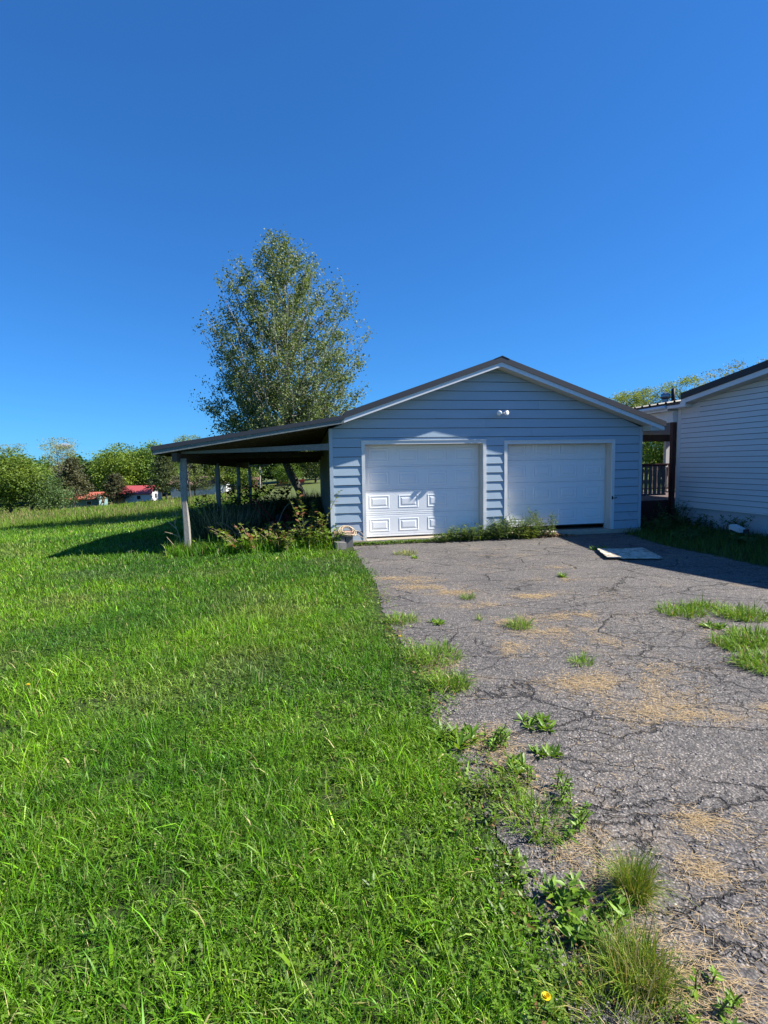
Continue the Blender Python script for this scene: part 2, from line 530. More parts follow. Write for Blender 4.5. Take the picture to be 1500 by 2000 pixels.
def blades(root, h, wd, az, lean, col, segs=2, twist=None, tipc=1.18):
    """grass blades: root (n,3), height, width, lean azimuth, lean amount 0..1.5 -> V, tris, quads, col"""
    n = len(root)
    out_dir = np.stack([np.cos(az), np.sin(az), np.zeros(n)], 1)
    tw = az + np.pi / 2 + (rng.normal(0, 0.6, n) if twist is None else twist)
    side = np.stack([np.cos(tw), np.sin(tw), np.zeros(n)], 1)
    V = np.zeros((n, 2 * segs + 1, 3), np.float32)
    C = np.zeros((n, 2 * segs + 1, 3), np.float32)
    for k in range(segs + 1):
        t = k / segs
        ang = lean * (0.25 + 0.75 * t)
        # arc: integrate roughly
        reach = h * t * np.sin(ang)
        rise = h * t * np.cos(ang)
        p = root + out_dir * reach[:, None]
        p[:, 2] += rise
        shade = 0.72 + (tipc - 0.72) * t
        if k < segs:
            ww = wd * (1.0 - 0.35 * t) * 0.5
            V[:, 2 * k] = p - side * ww[:, None]
            V[:, 2 * k + 1] = p + side * ww[:, None]
            C[:, 2 * k] = col
            C[:, 2 * k + 1] = col
        else:
            V[:, 2 * segs] = p
            C[:, 2 * segs] = col
    m = 2 * segs + 1
    base = (np.arange(n) * m)[:, None]
    quads = np.concatenate([base + np.array([2 * k, 2 * k + 1, 2 * k + 3, 2 * k + 2]) for k in range(segs - 1)]) if segs > 1 else np.zeros((0, 4), int)
    tris = base + np.array([2 * segs - 2, 2 * segs - 1, 2 * segs])
    return V.reshape(-1, 3), tris, quads, C.reshape(-1, 3)

def join(parts):
    Vs, Ts, Qs, Cs, o = [], [], [], [], 0
    for V, T, Q, C in parts:
        Vs.append(V); Cs.append(C)
        if T is not None and len(T): Ts.append(np.asarray(T) + o)
        if Q is not None and len(Q): Qs.append(np.asarray(Q) + o)
        o += len(V)
    return (np.concatenate(Vs), np.concatenate(Ts) if Ts else None, np.concatenate(Qs) if Qs else None, np.concatenate(Cs))

def leaves(c, d, nrm, ln, wd, col, fold=0.25):
    """diamond leaves folded on the midrib: base c, direction d, normal nrm"""
    n = len(c)
    d = d / (np.linalg.norm(d, axis=1, keepdims=True) + 1e-9)
    s = np.cross(d, nrm)
    s /= (np.linalg.norm(s, axis=1, keepdims=True) + 1e-9)
    nn = np.cross(s, d)
    ln = np.broadcast_to(ln, n)[:, None]
    wd = np.broadcast_to(wd, n)[:, None]
    mid = c + d * ln * 0.45
    V = np.stack([c, mid - s * wd * 0.5 + nn * wd * fold, c + d * ln, mid + s * wd * 0.5 + nn * wd * fold], 1)
    base = (np.arange(n) * 4)[:, None]
    T = np.concatenate([base + np.array([0, 2, 1]), base + np.array([0, 3, 2])])
    C = np.repeat(col, 4, axis=0)
    return V.reshape(-1, 3).astype(np.float32), T, None, C.astype(np.float32)

def unit(n):
    v = rng.normal(size=(n, 3))
    return v / np.linalg.norm(v, axis=1, keepdims=True)

# value noise on the ground plane
_lat = rng.random((64, 64))
def vnoise(x, y, s):
    x, y = np.asarray(x) / s, np.asarray(y) / s
    xi, yi = np.floor(x).astype(int), np.floor(y).astype(int)
    fx, fy = x - xi, y - yi
    fx = fx * fx * (3 - 2 * fx); fy = fy * fy * (3 - 2 * fy)
    g = lambda a, b: _lat[a % 64, b % 64]
    return (g(xi, yi) * (1 - fx) + g(xi + 1, yi) * fx) * (1 - fy) + (g(xi, yi + 1) * (1 - fx) + g(xi + 1, yi + 1) * fx) * fy

# ------------------------------------------------------------------ terrain
CP = np.array([(-9, 11, 0), (0, 11, 0), (8, 11, 0), (0, 4, 0), (-6, 4, 0), (6, 4, 0), (-14, 11, -.15), (-22, 11, -.5), (-8.1, 20.3, -.4), (-9.4, 25.4, -.5),
               (-17, 25.4, -1.0), (-3.9, 25, .22), (-5.9, 25, 0.0), (3, 20, .25), (10, 20, .3), (-1, 30, .2), (-10, 70, -1.4), (-14, 100, -1.5),
               (-20, 70, -2.0), (-35, 78, -3.4), (-42, 82, -4.3), (-47, 70, -3.9), (-30, 45, -2.3), (-26, 30, -1.6), (-60, 110, -4.5), (-30, 130, -2.0), (-60, 40, -3.2),
               (0, 60, -.6), (25, 45, .8), (40, 70, 1.5), (10, 100, -1), (-90, 60, -4.5), (60, 20, 1), (-100, 140, -4), (40, 140, 1)], float)
def _phi(r):
    return np.where(r > 1e-9, r * r * np.log(r + 1e-12), 0.0)
def _fit():
    n = len(CP)
    K = _phi(np.linalg.norm(CP[:, None, :2] - CP[None, :, :2], axis=2)) + np.eye(n) * 0.6
    Pm = np.c_[np.ones(n), CP[:, :2]]
    A = np.block([[K, Pm], [Pm.T, np.zeros((3, 3))]])
    return np.linalg.solve(A, np.r_[CP[:, 2], 0, 0, 0])
_W = _fit()
def sstep(a, b, x):
    t = np.clip((x - a) / (b - a), 0, 1)
    return t * t * (3 - 2 * t)
def gz(x, y):
    x = np.atleast_1d(np.asarray(x, float)); y = np.atleast_1d(np.asarray(y, float))
    xc, yc = np.clip(x, -110, 70), np.clip(y, -5, 145)
    r = np.sqrt((xc[:, None] - CP[None, :, 0]) ** 2 + (yc[:, None] - CP[None, :, 1]) ** 2)
    z = _phi(r) @ _W[:len(CP)] + _W[-3] + _W[-2] * xc + _W[-1] * yc
    m = np.maximum(sstep(11.5, 17.5, y) * sstep(2.0, -2.0, x), sstep(-7.5, -16, x))
    m = np.maximum(m, sstep(22, 30, y))
    return z * m
def g1(x, y):
    return float(gz(x, y)[0])

def ground_mesh():
    tx = np.sinh(np.linspace(-1, 1, 181) * 4.2) / math.sinh(4.2) * 600
    ty = np.sinh(np.linspace(-0.62, 1, 181) * 4.2) / math.sinh(4.2) * 900
    X, Y = np.meshgrid(tx, ty)
    Z = gz(X.ravel(), Y.ravel()).reshape(X.shape)
    V = np.stack([X, Y, Z], 2).reshape(-1, 3)
    nx, ny = len(tx), len(ty)
    i = (np.arange(ny - 1)[:, None] * nx + np.arange(nx - 1)[None, :]).ravel()
    Q = np.stack([i, i + 1, i + nx + 1, i + nx], 1)
    zc = (sstep(27, 23, V[:, 1]))[:, None] * np.ones((1, 3))
    me = np_mesh('ground', V, quads=Q, col=zc, mat=M['ground'], smooth=True)
    return tag(link('ground', me), 'grassy ground sloping away behind the garage', None, None, 'structure')
ground_mesh()

# garage frame: local x along the front wall, local y into the building
TH = math.radians(11.1775)
GO = Vector((-1.139, 11.707, 0))
def loc2w(u, d, z=0.0):
    return (GO.x + u * math.cos(TH) - d * math.sin(TH), GO.y + u * math.sin(TH) + d * math.cos(TH), z)
def w2loc(x, y):
    dx, dy = np.asarray(x) - GO.x, np.asarray(y) - GO.y
    return dx * math.cos(TH) + dy * math.sin(TH), -dx * math.sin(TH) + dy * math.cos(TH)
KS = 0.06                                              # the side runs back slightly askew

# ------------------------------------------------------------------ driveway
edge = [(0.40, -4.0), (0.55, 0.5), (0.57, 1.2), (0.56, 1.55), (0.56, 1.75), (0.56, 1.94), (0.55, 2.2), (0.50, 2.54), (0.41, 3.0), (0.32, 3.6), (0.34, 4.1), (0.36, 4.5),
        (0.16, 5.1), (0.07, 5.66), (-0.02, 6.2), (-0.06, 6.7), (-0.10, 7.4), (-0.14, 7.95), (-0.32, 9.0), (-0.48, 10.1), (-0.62, 11.0), (-0.70, 11.6)]
def ragged(pts, amp, step=0.06):
    out = []
    for a, b in zip(pts[:-1], pts[1:]):
        n = max(1, int(math.dist(a, b) / step))
        for i in range(n):
            t = i / n
            out.append((a[0] + (b[0] - a[0]) * t + random.gauss(0, amp), a[1] + (b[1] - a[1]) * t + random.gauss(0, amp * 0.4)))
    out.append(pts[-1])
    return out
redge = ragged(edge, 0.012)
top = [loc2w(0.35, -0.09)[:2], loc2w(4.0, -0.09)[:2], loc2w(7.3, -0.09)[:2]]
rightb = ragged([(5.85, 13.1), (5.72, 12.0), (5.72, 10.9), (5.95, 9.8), (6.15, 8.5), (6.6, 7.0), (7.4, 5.0), (8.5, 2.0), (9.0, -4.0)], 0.03, 0.15)
apoly = redge + top + rightb
def tri_poly(poly):
    from mathutils.geometry import tessellate_polygon
    vs_ = [Vector((p[0], p[1], 0)) for p in poly]
    return tessellate_polygon([vs_])
AZ = 0.007
n_ = len(apoly)
Va = [(p[0], p[1], AZ) for p in apoly] + [(p[0], p[1], -0.03) for p in apoly]
Fa = [tuple(t) for t in tri_poly(apoly)] + [(i, (i + 1) % n_, n_ + (i + 1) % n_, n_ + i) for i in range(n_)]
me = bpy.data.meshes.new('driveway')
me.from_pydata(Va, [], Fa)
me.materials.append(M['asphalt'])
import bmesh
bm_ = bmesh.new(); bm_.from_mesh(me); bmesh.ops.recalc_face_normals(bm_, faces=bm_.faces); bm_.to_mesh(me); bm_.free()
tag(link('driveway', me), 'cracked grey asphalt driveway in front of the garage doors', None, None, 'structure')
_ey = np.array([p[1] for p in edge]); _ex = np.array([p[0] for p in edge])
def edge_x(y):
    return np.interp(y, _ey, _ex)

# ------------------------------------------------------------------ garage
G = empty('garage', 'blue lap-sided two-door garage with dark metal roof', 'garage', GO, TH)
GW, EAVE, SL, UC = 7.56, 2.576, 0.345, 3.80
APEX = 3.88
SB, CH = 0.10, 0.205
DEPTH = 12.6
def rz(u):
    return APEX - SL * abs(u - UC)
dL = (0.755, 3.49, 2.205)
dR = (4.08, 6.77, 2.175)
TW = 0.075                                             # casing width

# core walls (sheathing) set behind the boards
core = MB()
def wallprism(u0, u1, z0):
    pts = [(u0, z0), (u1, z0), (u1, rz(u1) - 0.01)]
    if u0 < UC < u1:
        pts.append((UC, rz(UC) - 0.01))
    pts.append((u0, rz(u0) - 0.01))
    core.prism(pts, 'y', 0.016, 0.10)
wallprism(0.0, dL[0] - 0.002, SB); wallprism(dL[1] + 0.002, dR[0] - 0.002, SB); wallprism(dR[1] + 0.002, GW, SB)
wallprism(dL[0] - 0.002, dL[1] + 0.002, dL[2] + 0.002); wallprism(dR[0] - 0.002, dR[1] + 0.002, dR[2] + 0.002)
core.build('wall', M['wood_dark'], G)
def lint(a, b, t):
    return a + (b - a) * t
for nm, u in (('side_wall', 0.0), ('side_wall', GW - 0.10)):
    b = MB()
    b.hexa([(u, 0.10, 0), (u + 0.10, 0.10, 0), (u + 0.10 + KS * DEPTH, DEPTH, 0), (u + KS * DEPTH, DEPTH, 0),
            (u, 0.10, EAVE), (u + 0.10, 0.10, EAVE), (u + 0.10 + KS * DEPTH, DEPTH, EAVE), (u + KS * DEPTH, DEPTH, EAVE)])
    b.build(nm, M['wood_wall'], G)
b = MB(); sh = KS * DEPTH
b.prism([(sh + 0.1, 0), (GW + sh - 0.1, 0), (GW + sh - 0.1, EAVE), (UC + sh, APEX), (sh + 0.1, EAVE)], 'y', DEPTH - 0.1, DEPTH)
b.build('back_wall', M['siding'], G)
b = MB(); b.hexa([(-0.02, -0.06, -0.05), (GW + 0.02, -0.06, -0.05), (GW + 0.02 + sh, DEPTH, -0.05), (-0.02 + sh, DEPTH, -0.05),
                  (-0.02, -0.06, 0.095), (GW + 0.02, -0.06, 0.095), (GW + 0.02 + sh, DEPTH, 0.095), (-0.02 + sh, DEPTH, 0.095)])
b.build('slab', M['concrete'], G)

def lap_board(u0t, u1t, u0b, u1b, z0, z1, tb=0.022, wob=0.0015, name='siding_board', mat=None, parent=G):
    """one lap board: thick at its lower edge; small waves along the butt"""
    n = max(2, int((u1b - u0b) / 0.35) + 1)
    vs_, fs = [], []
    for i in range(n + 1):
        t = i / n
        ub, ut = lint(u0b, u1b, t), lint(u0t, u1t, t)
        j = random.gauss(0, wob)
        jz = random.gauss(0, 0.0012)
        vs_ += [(ub, 0.015, z0 + jz), (ub, -tb + j, z0 + jz), (ut, -0.0035, z1), (ut, 0.015, z1)]
    for i in range(n):
        a, c = i * 4, i * 4 + 4
        fs += [(a, c, c + 1, a + 1), (a + 1, c + 1, c + 2, a + 2), (a + 2, c + 2, c + 3, a + 3), (a + 3, c + 3, c, a)]
    fs += [(3, 2, 1, 0), (n * 4, n * 4 + 1, n * 4 + 2, n * 4 + 3)]
    b = MB(); b.add(vs_, fs)
    return b.build(name, mat or M['siding'], parent)

def uline(z):                                          # extent of the gable at height z
    h = (APEX - 0.005 - z) / SL
    return max(0.058, UC - h), min(GW - 0.058, UC + h)
LAP = -0.011                                          # open shadow joint between courses
for k in range(19):
    z0, z1 = SB + k * CH, SB + (k + 1) * CH + LAP
    if z0 > APEX - 0.06:
        break
    z1 = min(z1, APEX - 0.012)
    a0, b0 = uline(z0)
    a1, b1 = uline(z1)
    segs = [(a0, b0)]
    doors = []
    for (da, db, dt) in (dL, dR):
        if z0 < dt + TW - 0.01:
            doors.append((da - TW + 0.004, db + TW - 0.004))
    cuts = [a0] + [x for d_ in doors for x in d_] + [b0]
    for i in range(0, len(cuts), 2):
        u0, u1 = cuts[i], cuts[i + 1]
        u0t = a1 if i == 0 else u0
        u1t = b1 if i == len(cuts) - 2 else u1
        wob = 0.0026 if (k < 4 and i == 0) else 0.0011
        sm = M['siding_dirty'] if k < 2 else (M['siding'] if (k * 3 + i) % 4 else M['siding2'])
        if u1 - u0 > 4.2:                              # long courses are butted from two lengths
            uj = lint(u0, u1, (0.36, 0.62, 0.47, 0.28, 0.70)[k % 5])
            lap_board(u0t, uj - 0.0015, u0, uj - 0.0015, z0, z1, wob=wob, mat=sm)
            lap_board(uj + 0.0015, u1t, uj + 0.0015, u1, z0, z1, wob=wob, mat=M['siding2'] if sm is M['siding'] else M['siding'])
        else:
            lap_board(u0t, u1t, u0, u1, z0, z1, wob=wob, mat=sm)

# short boards filling in above the door casings
for (da, db, dt) in (dL, dR):
    zc = dt + TW + 0.016
    k = int((zc - SB) / CH)
    z1 = SB + (k + 1) * CH + LAP
    if z1 - zc > 0.02:
        lap_board(da - TW + 0.004, db + TW - 0.004, da - TW + 0.004, db + TW - 0.004, zc, z1, tb=0.011, wob=0.0006)
# side boards
for side in (0, 1):
    for k in range(12):
        z0, z1 = SB + k * CH, SB + (k + 1) * CH + LAP
        if z0 > EAVE - 0.05: break
        z1 = min(z1, EAVE)
        s = -1 if side == 0 else 1
        u = 0.0 if side == 0 else GW
        if side == 0:
            continue
        b = MB()
        pf = [(u + s * 0.002, z0), (u + s * 0.0165, z0), (u + s * 0.004, z1), (u + s * 0.001, z1)]
        vs_ = [(p[0], 0.06, p[1]) for p in pf] + [(p[0] + KS * DEPTH, DEPTH, p[1]) for p in pf]
        b.add(vs_, [(0, 1, 2, 3), (7, 6, 5, 4), (0, 4, 5, 1), (1, 5, 6, 2), (2, 6, 7, 3), (3, 7, 4, 0)])
        b.build('side_board', M['siding'], G)
# corner boards
for u0, u1, zt in ((-0.022, 0.055, 2.55), (GW - 0.055, GW + 0.022, 2.562)):
    b = MB()
    b.box(u0, u1, -0.026, 0.0, SB + 0.01, zt)
    b.box(u0 if u0 < 0 else GW + 0.001, 0.0 if u0 < 0 else u1, 0.001, 0.06, SB + 0.01, zt)
    b.build('corner_board', M['trimblue'], G)
b = MB(); b.box(-0.030, 0.060, -0.031, -0.003, SB + 0.0, 0.92); b.build('corner_patch', M['vinyltrim'], G)

# door casings, jambs and doors
REV = 0.235
def casing(dd, mat_c):
    a, bb, t = dd
    pr = 0.030
    for u0, u1 in ((a - TW, a), (bb, bb + TW)):
        b = MB()
        n = 12
        vs_ = []
        for i in range(n + 1):
            z = lint(0.098, t, i / n)
            w0 = random.gauss(0, 0.0014)
            vs_ += [(u0 + w0, 0.0, z), (u0 + w0, -pr + random.gauss(0, .001), z), (u1 + 0.3 * w0, -pr + random.gauss(0, .001), z), (u1, 0.0, z)]
        fs = []
        for i in range(n):
            q, r = i * 4, i * 4 + 4
            fs += [(q, q + 1, r + 1, r), (q + 1, q + 2, r + 2, r + 1), (q + 2, q + 3, r + 3, r + 2), (q + 3, q, r, r + 3)]
        fs += [(0, 3, 2, 1), (n * 4, n * 4 + 1, n * 4 + 2, n * 4 + 3)]
        b.add(vs_, fs)
        b.build('door_casing', mat_c, G)
    b = MB(); b.box(a - TW, bb + TW, -pr - 0.001, 0.0, t + 0.001, t + TW); b.build('door_casing', mat_c, G)
    b = MB(); b.box(a - TW - 0.006, bb + TW + 0.006, -pr - 0.016, 0.0, t + TW + 0.001, t + TW + 0.014); b.build('drip_cap', mat_c, G)
    # jambs
    for u0, u1 in ((a - 0.03, a - 0.0005), (bb + 0.0005, bb + 0.03)):
        b = MB(); b.box(u0, u1, 0.001, REV + 0.06, 0.097, t + 0.03); b.build('door_jamb', M['jamb'], G)
    b = MB(); b.box(a, bb, 0.001, REV + 0.06, t + 0.0005, t + 0.03); b.build('door_jamb', M['jamb'], G)
    # stop strips
    for u0, u1 in ((a, a + 0.022), (bb - 0.022, bb)):
        b = MB(); b.box(u0, u1, REV - 0.035, REV - 0.006, 0.097, t - 0.02); b.build('door_stop', M['jamb'], G)
    b = MB(); b.box(a, bb, REV - 0.035, REV - 0.006, t - 0.022, t - 0.0005); b.build('door_stop', M['jamb'], G)
casing(dL, M['white']); casing(dR, M['white'])

def raised_panel_mesh(w, h):
    """embossed rectangle: bead, groove and raised field; origin at its centre, facing -y"""
    rings = [(0.0, 0.0), (0.016, -0.0055), (0.026, -0.0055), (0.042, 0.0005), (0.054, 0.0005), (0.090, -0.0070)]
    V, F = [], []
    for ins, y in rings:
        a, c = w / 2 - ins, h / 2 - ins
        V += [(-a, y, -c), (a, y, -c), (a, y, c), (-a, y, c)]
    for i in range(len(rings) - 1):
        for k in range(4):
            p, q = i * 4 + k, i * 4 + (k + 1) % 4
            F.append((p, q, q + 4, p + 4))
    m_ = len(rings) * 4 - 4
    F.append((m_, m_ + 1, m_ + 2, m_ + 3))
    me_ = bpy.data.meshes.new('raised_panel')
    me_.from_pydata(V, [], F)
    me_.materials.append(M['door'])
    return me_

def garage_door(dd, z0, label):
    a, bb, t = dd
    w = bb - a - 0.012
    o = bpy.data.objects.new('garage_door', None)
    COL.objects.link(o); o.parent = G; o.location = (a + 0.006, REV, 0)
    o['label'] = label
    sh_ = 0.528
    pw = 0.475
    pm = raised_panel_mesh(pw, 0.30)
    for k in range(4):
        zz0, zz1 = z0 + k * sh_ + 0.0015, z0 + (k + 1) * sh_ - 0.0015
        # section with rounded meeting edges and shallow rails above and below the panels
        prof = [(0.045, zz0), (0.006, zz0), (0.0, zz0 + 0.007), (0.0, zz0 + 0.030), (0.004, zz0 + 0.036), (0.004, zz0 + 0.046), (0.0, zz0 + 0.052),
                (0.0, zz1 - 0.052), (0.004, zz1 - 0.046), (0.004, zz1 - 0.036), (0.0, zz1 - 0.030), (0.0, zz1 - 0.007), (0.006, zz1), (0.045, zz1)]
        b = MB(); b.prism(prof, 'x', 0, w)
        b.build('door_section', M['door'], o)
        for c in range(4):
            uu = w * (c + 0.5) / 4
            p = link('raised_panel', pm, o, (uu, -0.0008, (zz0 + zz1) / 2))
    b = MB(); b.box(0.0, w, 0.002, 0.04, z0 - 0.022, z0 - 0.0005); b.build('bottom_seal', M['black'], o)
    return o
garage_door(dL, 0.128, 'white panelled overhead door shut on the slab')
garage_door(dR, 0.215, 'white panelled overhead door held a little open above the slab')
# latch on the right jamb
b = MB(); b.tube([(6.80, -0.034, 0.86), (6.83, -0.07, 0.85), (6.87, -0.075, 0.87), (6.90, -0.05, 0.86)], 0.009, 6); b.box(6.775, 6.805, -0.042, -0.0305, 0.82, 0.90)
b.build('latch_hook', M['black'], G)

# roof: slopes of ribbed panels, rake trim, fascia, soffit
OV = 0.35
RT = 0.185                                             # roof top above soffit line
def slope_pt(u, d, dz):
    return (u + KS * max(0, d), d, rz(u) + dz)
uE_R, uE_L = GW + 0.36, 0.275
b = MB()
for ua, ub in ((uE_L, UC), (UC, uE_R)):
    b.hexa([slope_pt(ua, -OV + 0.02, 0.095), slope_pt(ub, -OV + 0.02, 0.095), slope_pt(ub, DEPTH + 0.3, 0.095), slope_pt(ua, DEPTH + 0.3, 0.095),
            slope_pt(ua, -OV + 0.02, 0.165), slope_pt(ub, -OV + 0.02, 0.165), slope_pt(ub, DEPTH + 0.3, 0.165), slope_pt(ua, DEPTH + 0.3, 0.165)])
b.build('roof_deck', M['wood_dark'], G)
def ribbed_panel(name, P00, P10, P01, P11, parent, mat, ribs=4, rh=0.022, th_=0.006):
    """metal sheet: P00->P10 across the ribs (eave run), P00->P01 up the slope"""
    P00, P10, P01, P11 = map(Vector, (P00, P10, P01, P11))
    nrm = (P10 - P00).cross(P01 - P00).normalized()
    if nrm.z < 0: nrm = -nrm
    prof = []
    for r in range(ribs):
        c = (r + 0.5) / ribs
        e = 0.16 / ribs
        f = 0.08 / ribs
        prof += [(c - e, 0), (c - f, rh), (c + f, rh), (c + e, 0)]
    prof = [(0, 0)] + prof + [(1, 0)]
    V, F = [], []
    for t, h in prof:
        V += [P00.lerp(P10, t) + nrm * h, P01.lerp(P11, t) + nrm * h]
    m_ = len(V)
    V += [v - nrm * th_ for v in V[:m_]]
    for i in range(len(prof) - 1):
        a = 2 * i
        F += [(a, a + 2, a + 3, a + 1), (m_ + a, m_ + a + 1, m_ + a + 3, m_ + a + 2), (a, m_ + a, m_ + a + 2, a + 2), (a + 1, a + 3, m_ + a + 3, m_ + a + 1)]
    b = MB(); b.add(V, F)
    return b.build(name, mat, parent)
NP = 14
for i in range(NP):
    d0, d1 = lint(-OV - 0.005, DEPTH + 0.3, i / NP), lint(-OV - 0.005, DEPTH + 0.3, (i + 1) / NP) - 0.002
    for ue in (uE_L, uE_R + 0.03):
        ribbed_panel('roof_panel', slope_pt(ue, d0, 0.168), slope_pt(ue, d1, 0.168), slope_pt(UC, d0, 0.168), slope_pt(UC, d1, 0.168), G, M['roof'])
def rake(ua, ub, d, z0, z1, thick, name, mat, parent=G, f=rz):
    b = MB()
    b.hexa([(ua, d - thick, f(ua) + z0), (ub, d - thick, f(ub) + z0), (ub, d, f(ub) + z0), (ua, d, f(ua) + z0),
            (ua, d - thick, f(ua) + z1), (ub, d - thick, f(ub) + z1), (ub, d, f(ub) + z1), (ua, d, f(ua) + z1)])
    return b.build(name, mat, parent)
for ua, ub in ((uE_L, UC), (UC, uE_R)):
    rake(ua, ub, -OV + 0.018, -0.012, 0.094, 0.018, 'rake_fascia', M['fascia'])
    rake(ua - (0 if ua < 1 else 0), ub + (0.03 if ub > 5 else 0), -OV - 0.001, 0.082, RT + 0.022, 0.022, 'rake_trim', M['rakemetal'])
    b = MB()
    b.hexa([(ua, -OV + 0.019, rz(ua) + 0.0), (ub, -OV + 0.019, rz(ub)), (ub, -0.001, rz(ub)), (ua, -0.001, rz(ua)),
            (ua, -OV + 0.019, rz(ua) + 0.012), (ub, -OV + 0.019, rz(ub) + 0.012), (ub, -0.001, rz(ub) + 0.012), (ua, -0.001, rz(ua) + 0.012)])
    b.build('soffit', M['soffit'], G)
b = MB()
for s in (-1, 1):
    b.hexa([(UC, -OV - 0.03, APEX + RT + 0.020), (UC + s * 0.17, -OV - 0.03, rz(UC + s * 0.17) + RT + 0.018), (UC + s * 0.17 + KS * DEPTH, DEPTH + .3, rz(UC + s * 0.17) + RT + 0.018), (UC + KS * DEPTH, DEPTH + .3, APEX + RT + 0.020),
            (UC, -OV - 0.03, APEX + RT + 0.034), (UC + s * 0.17, -OV - 0.03, rz(UC + s * 0.17) + RT + 0.026), (UC + s * 0.17 + KS * DEPTH, DEPTH + .3, rz(UC + s * 0.17) + RT + 0.026), (UC + KS * DEPTH, DEPTH + .3, APEX + RT + 0.034)])
b.build('ridge_cap', M['roof'], G)
# boxed eave at the right corner, with fascia running back
zb = rz(uE_R) - 0.012
b = MB(); b.prism([(GW + 0.024, zb - 0.0), (uE_R - 0.02, zb - 0.0), (uE_R - 0.02, rz(uE_R - 0.02) - 0.001), (GW + 0.024, rz(GW + 0.024) - 0.001)], 'y', -OV + 0.022, -0.03)
b.build('eave_return', M['soffit'], G)
b = MB()
b.hexa([(uE_R - 0.018, -OV + 0.02, zb), (uE_R, -OV + 0.02, zb), (uE_R + sh, DEPTH + .3, zb), (uE_R - 0.018 + sh, DEPTH + .3, zb),
        (uE_R - 0.018, -OV + 0.02, zb + 0.13), (uE_R, -OV + 0.02, zb + 0.13), (uE_R + sh, DEPTH + .3, zb + 0.13), (uE_R - 0.018 + sh, DEPTH + .3, zb + 0.13)])
b.build('eave_fascia', M['fascia'], G)
b = MB()
b.hexa([(GW + 0.024, -0.029, zb + 0.0), (uE_R - 0.02, -0.029, zb), (uE_R - 0.02 + sh, DEPTH, zb), (GW + 0.024 + sh, DEPTH, zb),
        (GW + 0.024, -0.029, zb + 0.012), (uE_R - 0.02, -0.029, zb + 0.012), (uE_R - 0.02 + sh, DEPTH, zb + 0.012), (GW + 0.024 + sh, DEPTH, zb + 0.012)])
b.build('eave_soffit', M['soffit'], G)

# twin flood light under the peak
fl = bpy.data.objects.new('flood_light', None); COL.objects.link(fl); fl.parent = G; fl.location = (3.89, -0.012, 2.885)
b = MB(); b.tube([(0, 0.0, 0), (0, -0.045, 0)], [0.055, 0.048], 14); b.build('base', M['whiteplastic'], fl, True)
def floodhead(s, name='lamp_head'):
    b = MB()
    p0 = Vector((0.015 * s, -0.04, 0.0)); d_ = Vector((0.42 * s, -0.9, -0.10)).normalized()
    b.tube([p0, p0 + d_ * 0.10], 0.018, 8)
    q = p0 + d_ * 0.095
    pts = [q, q + d_ * 0.02, q + d_ * 0.07, q + d_ * 0.10, q + d_ * 0.105]
    b.tube(pts, [0.022, 0.034, 0.052, 0.056, 0.03], 14)
    return b.build(name, M['glassbulb'], fl, True)
floodhead(-1); floodhead(1)

# ------------------------------------------------------------------ lean-to
T = empty('lean_to', 'open lean-to shelter on grey posts along the left side of the garage', 'shelter', GO, TH)
def lz(u, d=0.0):                                      # underside of the roof boards
    s = d / DEPTH
    e = lint(2.055, 1.90, max(0, s)); w_ = lint(2.655, 2.62, max(0, s))
    return lint(w_, e, (0.275 - u) / 3.8)
uL = -3.53
def lpt(u, d, dz):
    return (u + KS * max(0, d), d, lz(u, d) + dz)
NP2 = 14
for i in range(NP2):
    d0, d1 = lint(-OV - 0.005, DEPTH + 0.1, i / NP2), lint(-OV - 0.005, DEPTH + 0.1, (i + 1) / NP2) - 0.002
    ribbed_panel('roof_panel', lpt(uL - 0.03, d0, 0.122), lpt(uL - 0.03, d1, 0.122), lpt(0.27, d0, 0.122), lpt(0.27, d1, 0.122), T, M['roof'])
# sheathing boards running along the depth
for i in range(16):
    ua, ub = lint(uL, 0.26, i / 16), lint(uL, 0.26, (i + 1) / 16) - 0.008
    b = MB()
    b.hexa([lpt(ua, -OV + 0.03, 0.096), lpt(ub, -OV + 0.03, 0.096), lpt(ub, DEPTH, 0.096), lpt(ua, DEPTH, 0.096),
            lpt(ua, -OV + 0.03, 0.118), lpt(ub, -OV + 0.03, 0.118), lpt(ub, DEPTH, 0.118), lpt(ua, DEPTH, 0.118)])
    b.build('roof_board', M['wood_dark'], T)
# rafters
for d in list(np.arange(0.10, DEPTH, 0.8)):
    b = MB(); u1 = -0.03
    b.hexa([lpt(uL + .05, d, -0.02), lpt(u1, d, -0.02), lpt(u1, d + .045, -0.02), lpt(uL + .05, d + .045, -0.02),
            lpt(uL + .05, d, 0.095), lpt(u1, d, 0.095), lpt(u1, d + .045, 0.095), lpt(uL + .05, d + .045, 0.095)])
    b.build('rafter', M['wood_dark'], T)
f0 = lambda u: lz(u, 0)
rake(uL, 0.27, -OV + 0.018, -0.015, 0.105, 0.034, 'rake_board', M['wood_rake'], T, f0)
rake(uL - 0.035, 0.28, -OV - 0.018, 0.070, 0.152, 0.016, 'rake_trim', M['rakemetal'], T, f0)
b = MB(); b.hexa([lpt(uL - .02, -OV + .02, -0.01), lpt(uL + .005, -OV + .02, -0.01), lpt(uL + .005, DEPTH, -0.01), lpt(uL - .02, DEPTH, -0.01),
                  lpt(uL - .02, -OV + .02, 0.117), lpt(uL + .005, -OV + .02, 0.117), lpt(uL + .005, DEPTH, 0.117), lpt(uL - .02, DEPTH, 0.117)])
b.build('eave_board', M['wood_dark'], T)
posts_d = [0.0, 4.3, 8.5, 12.5]
uP = -3.03
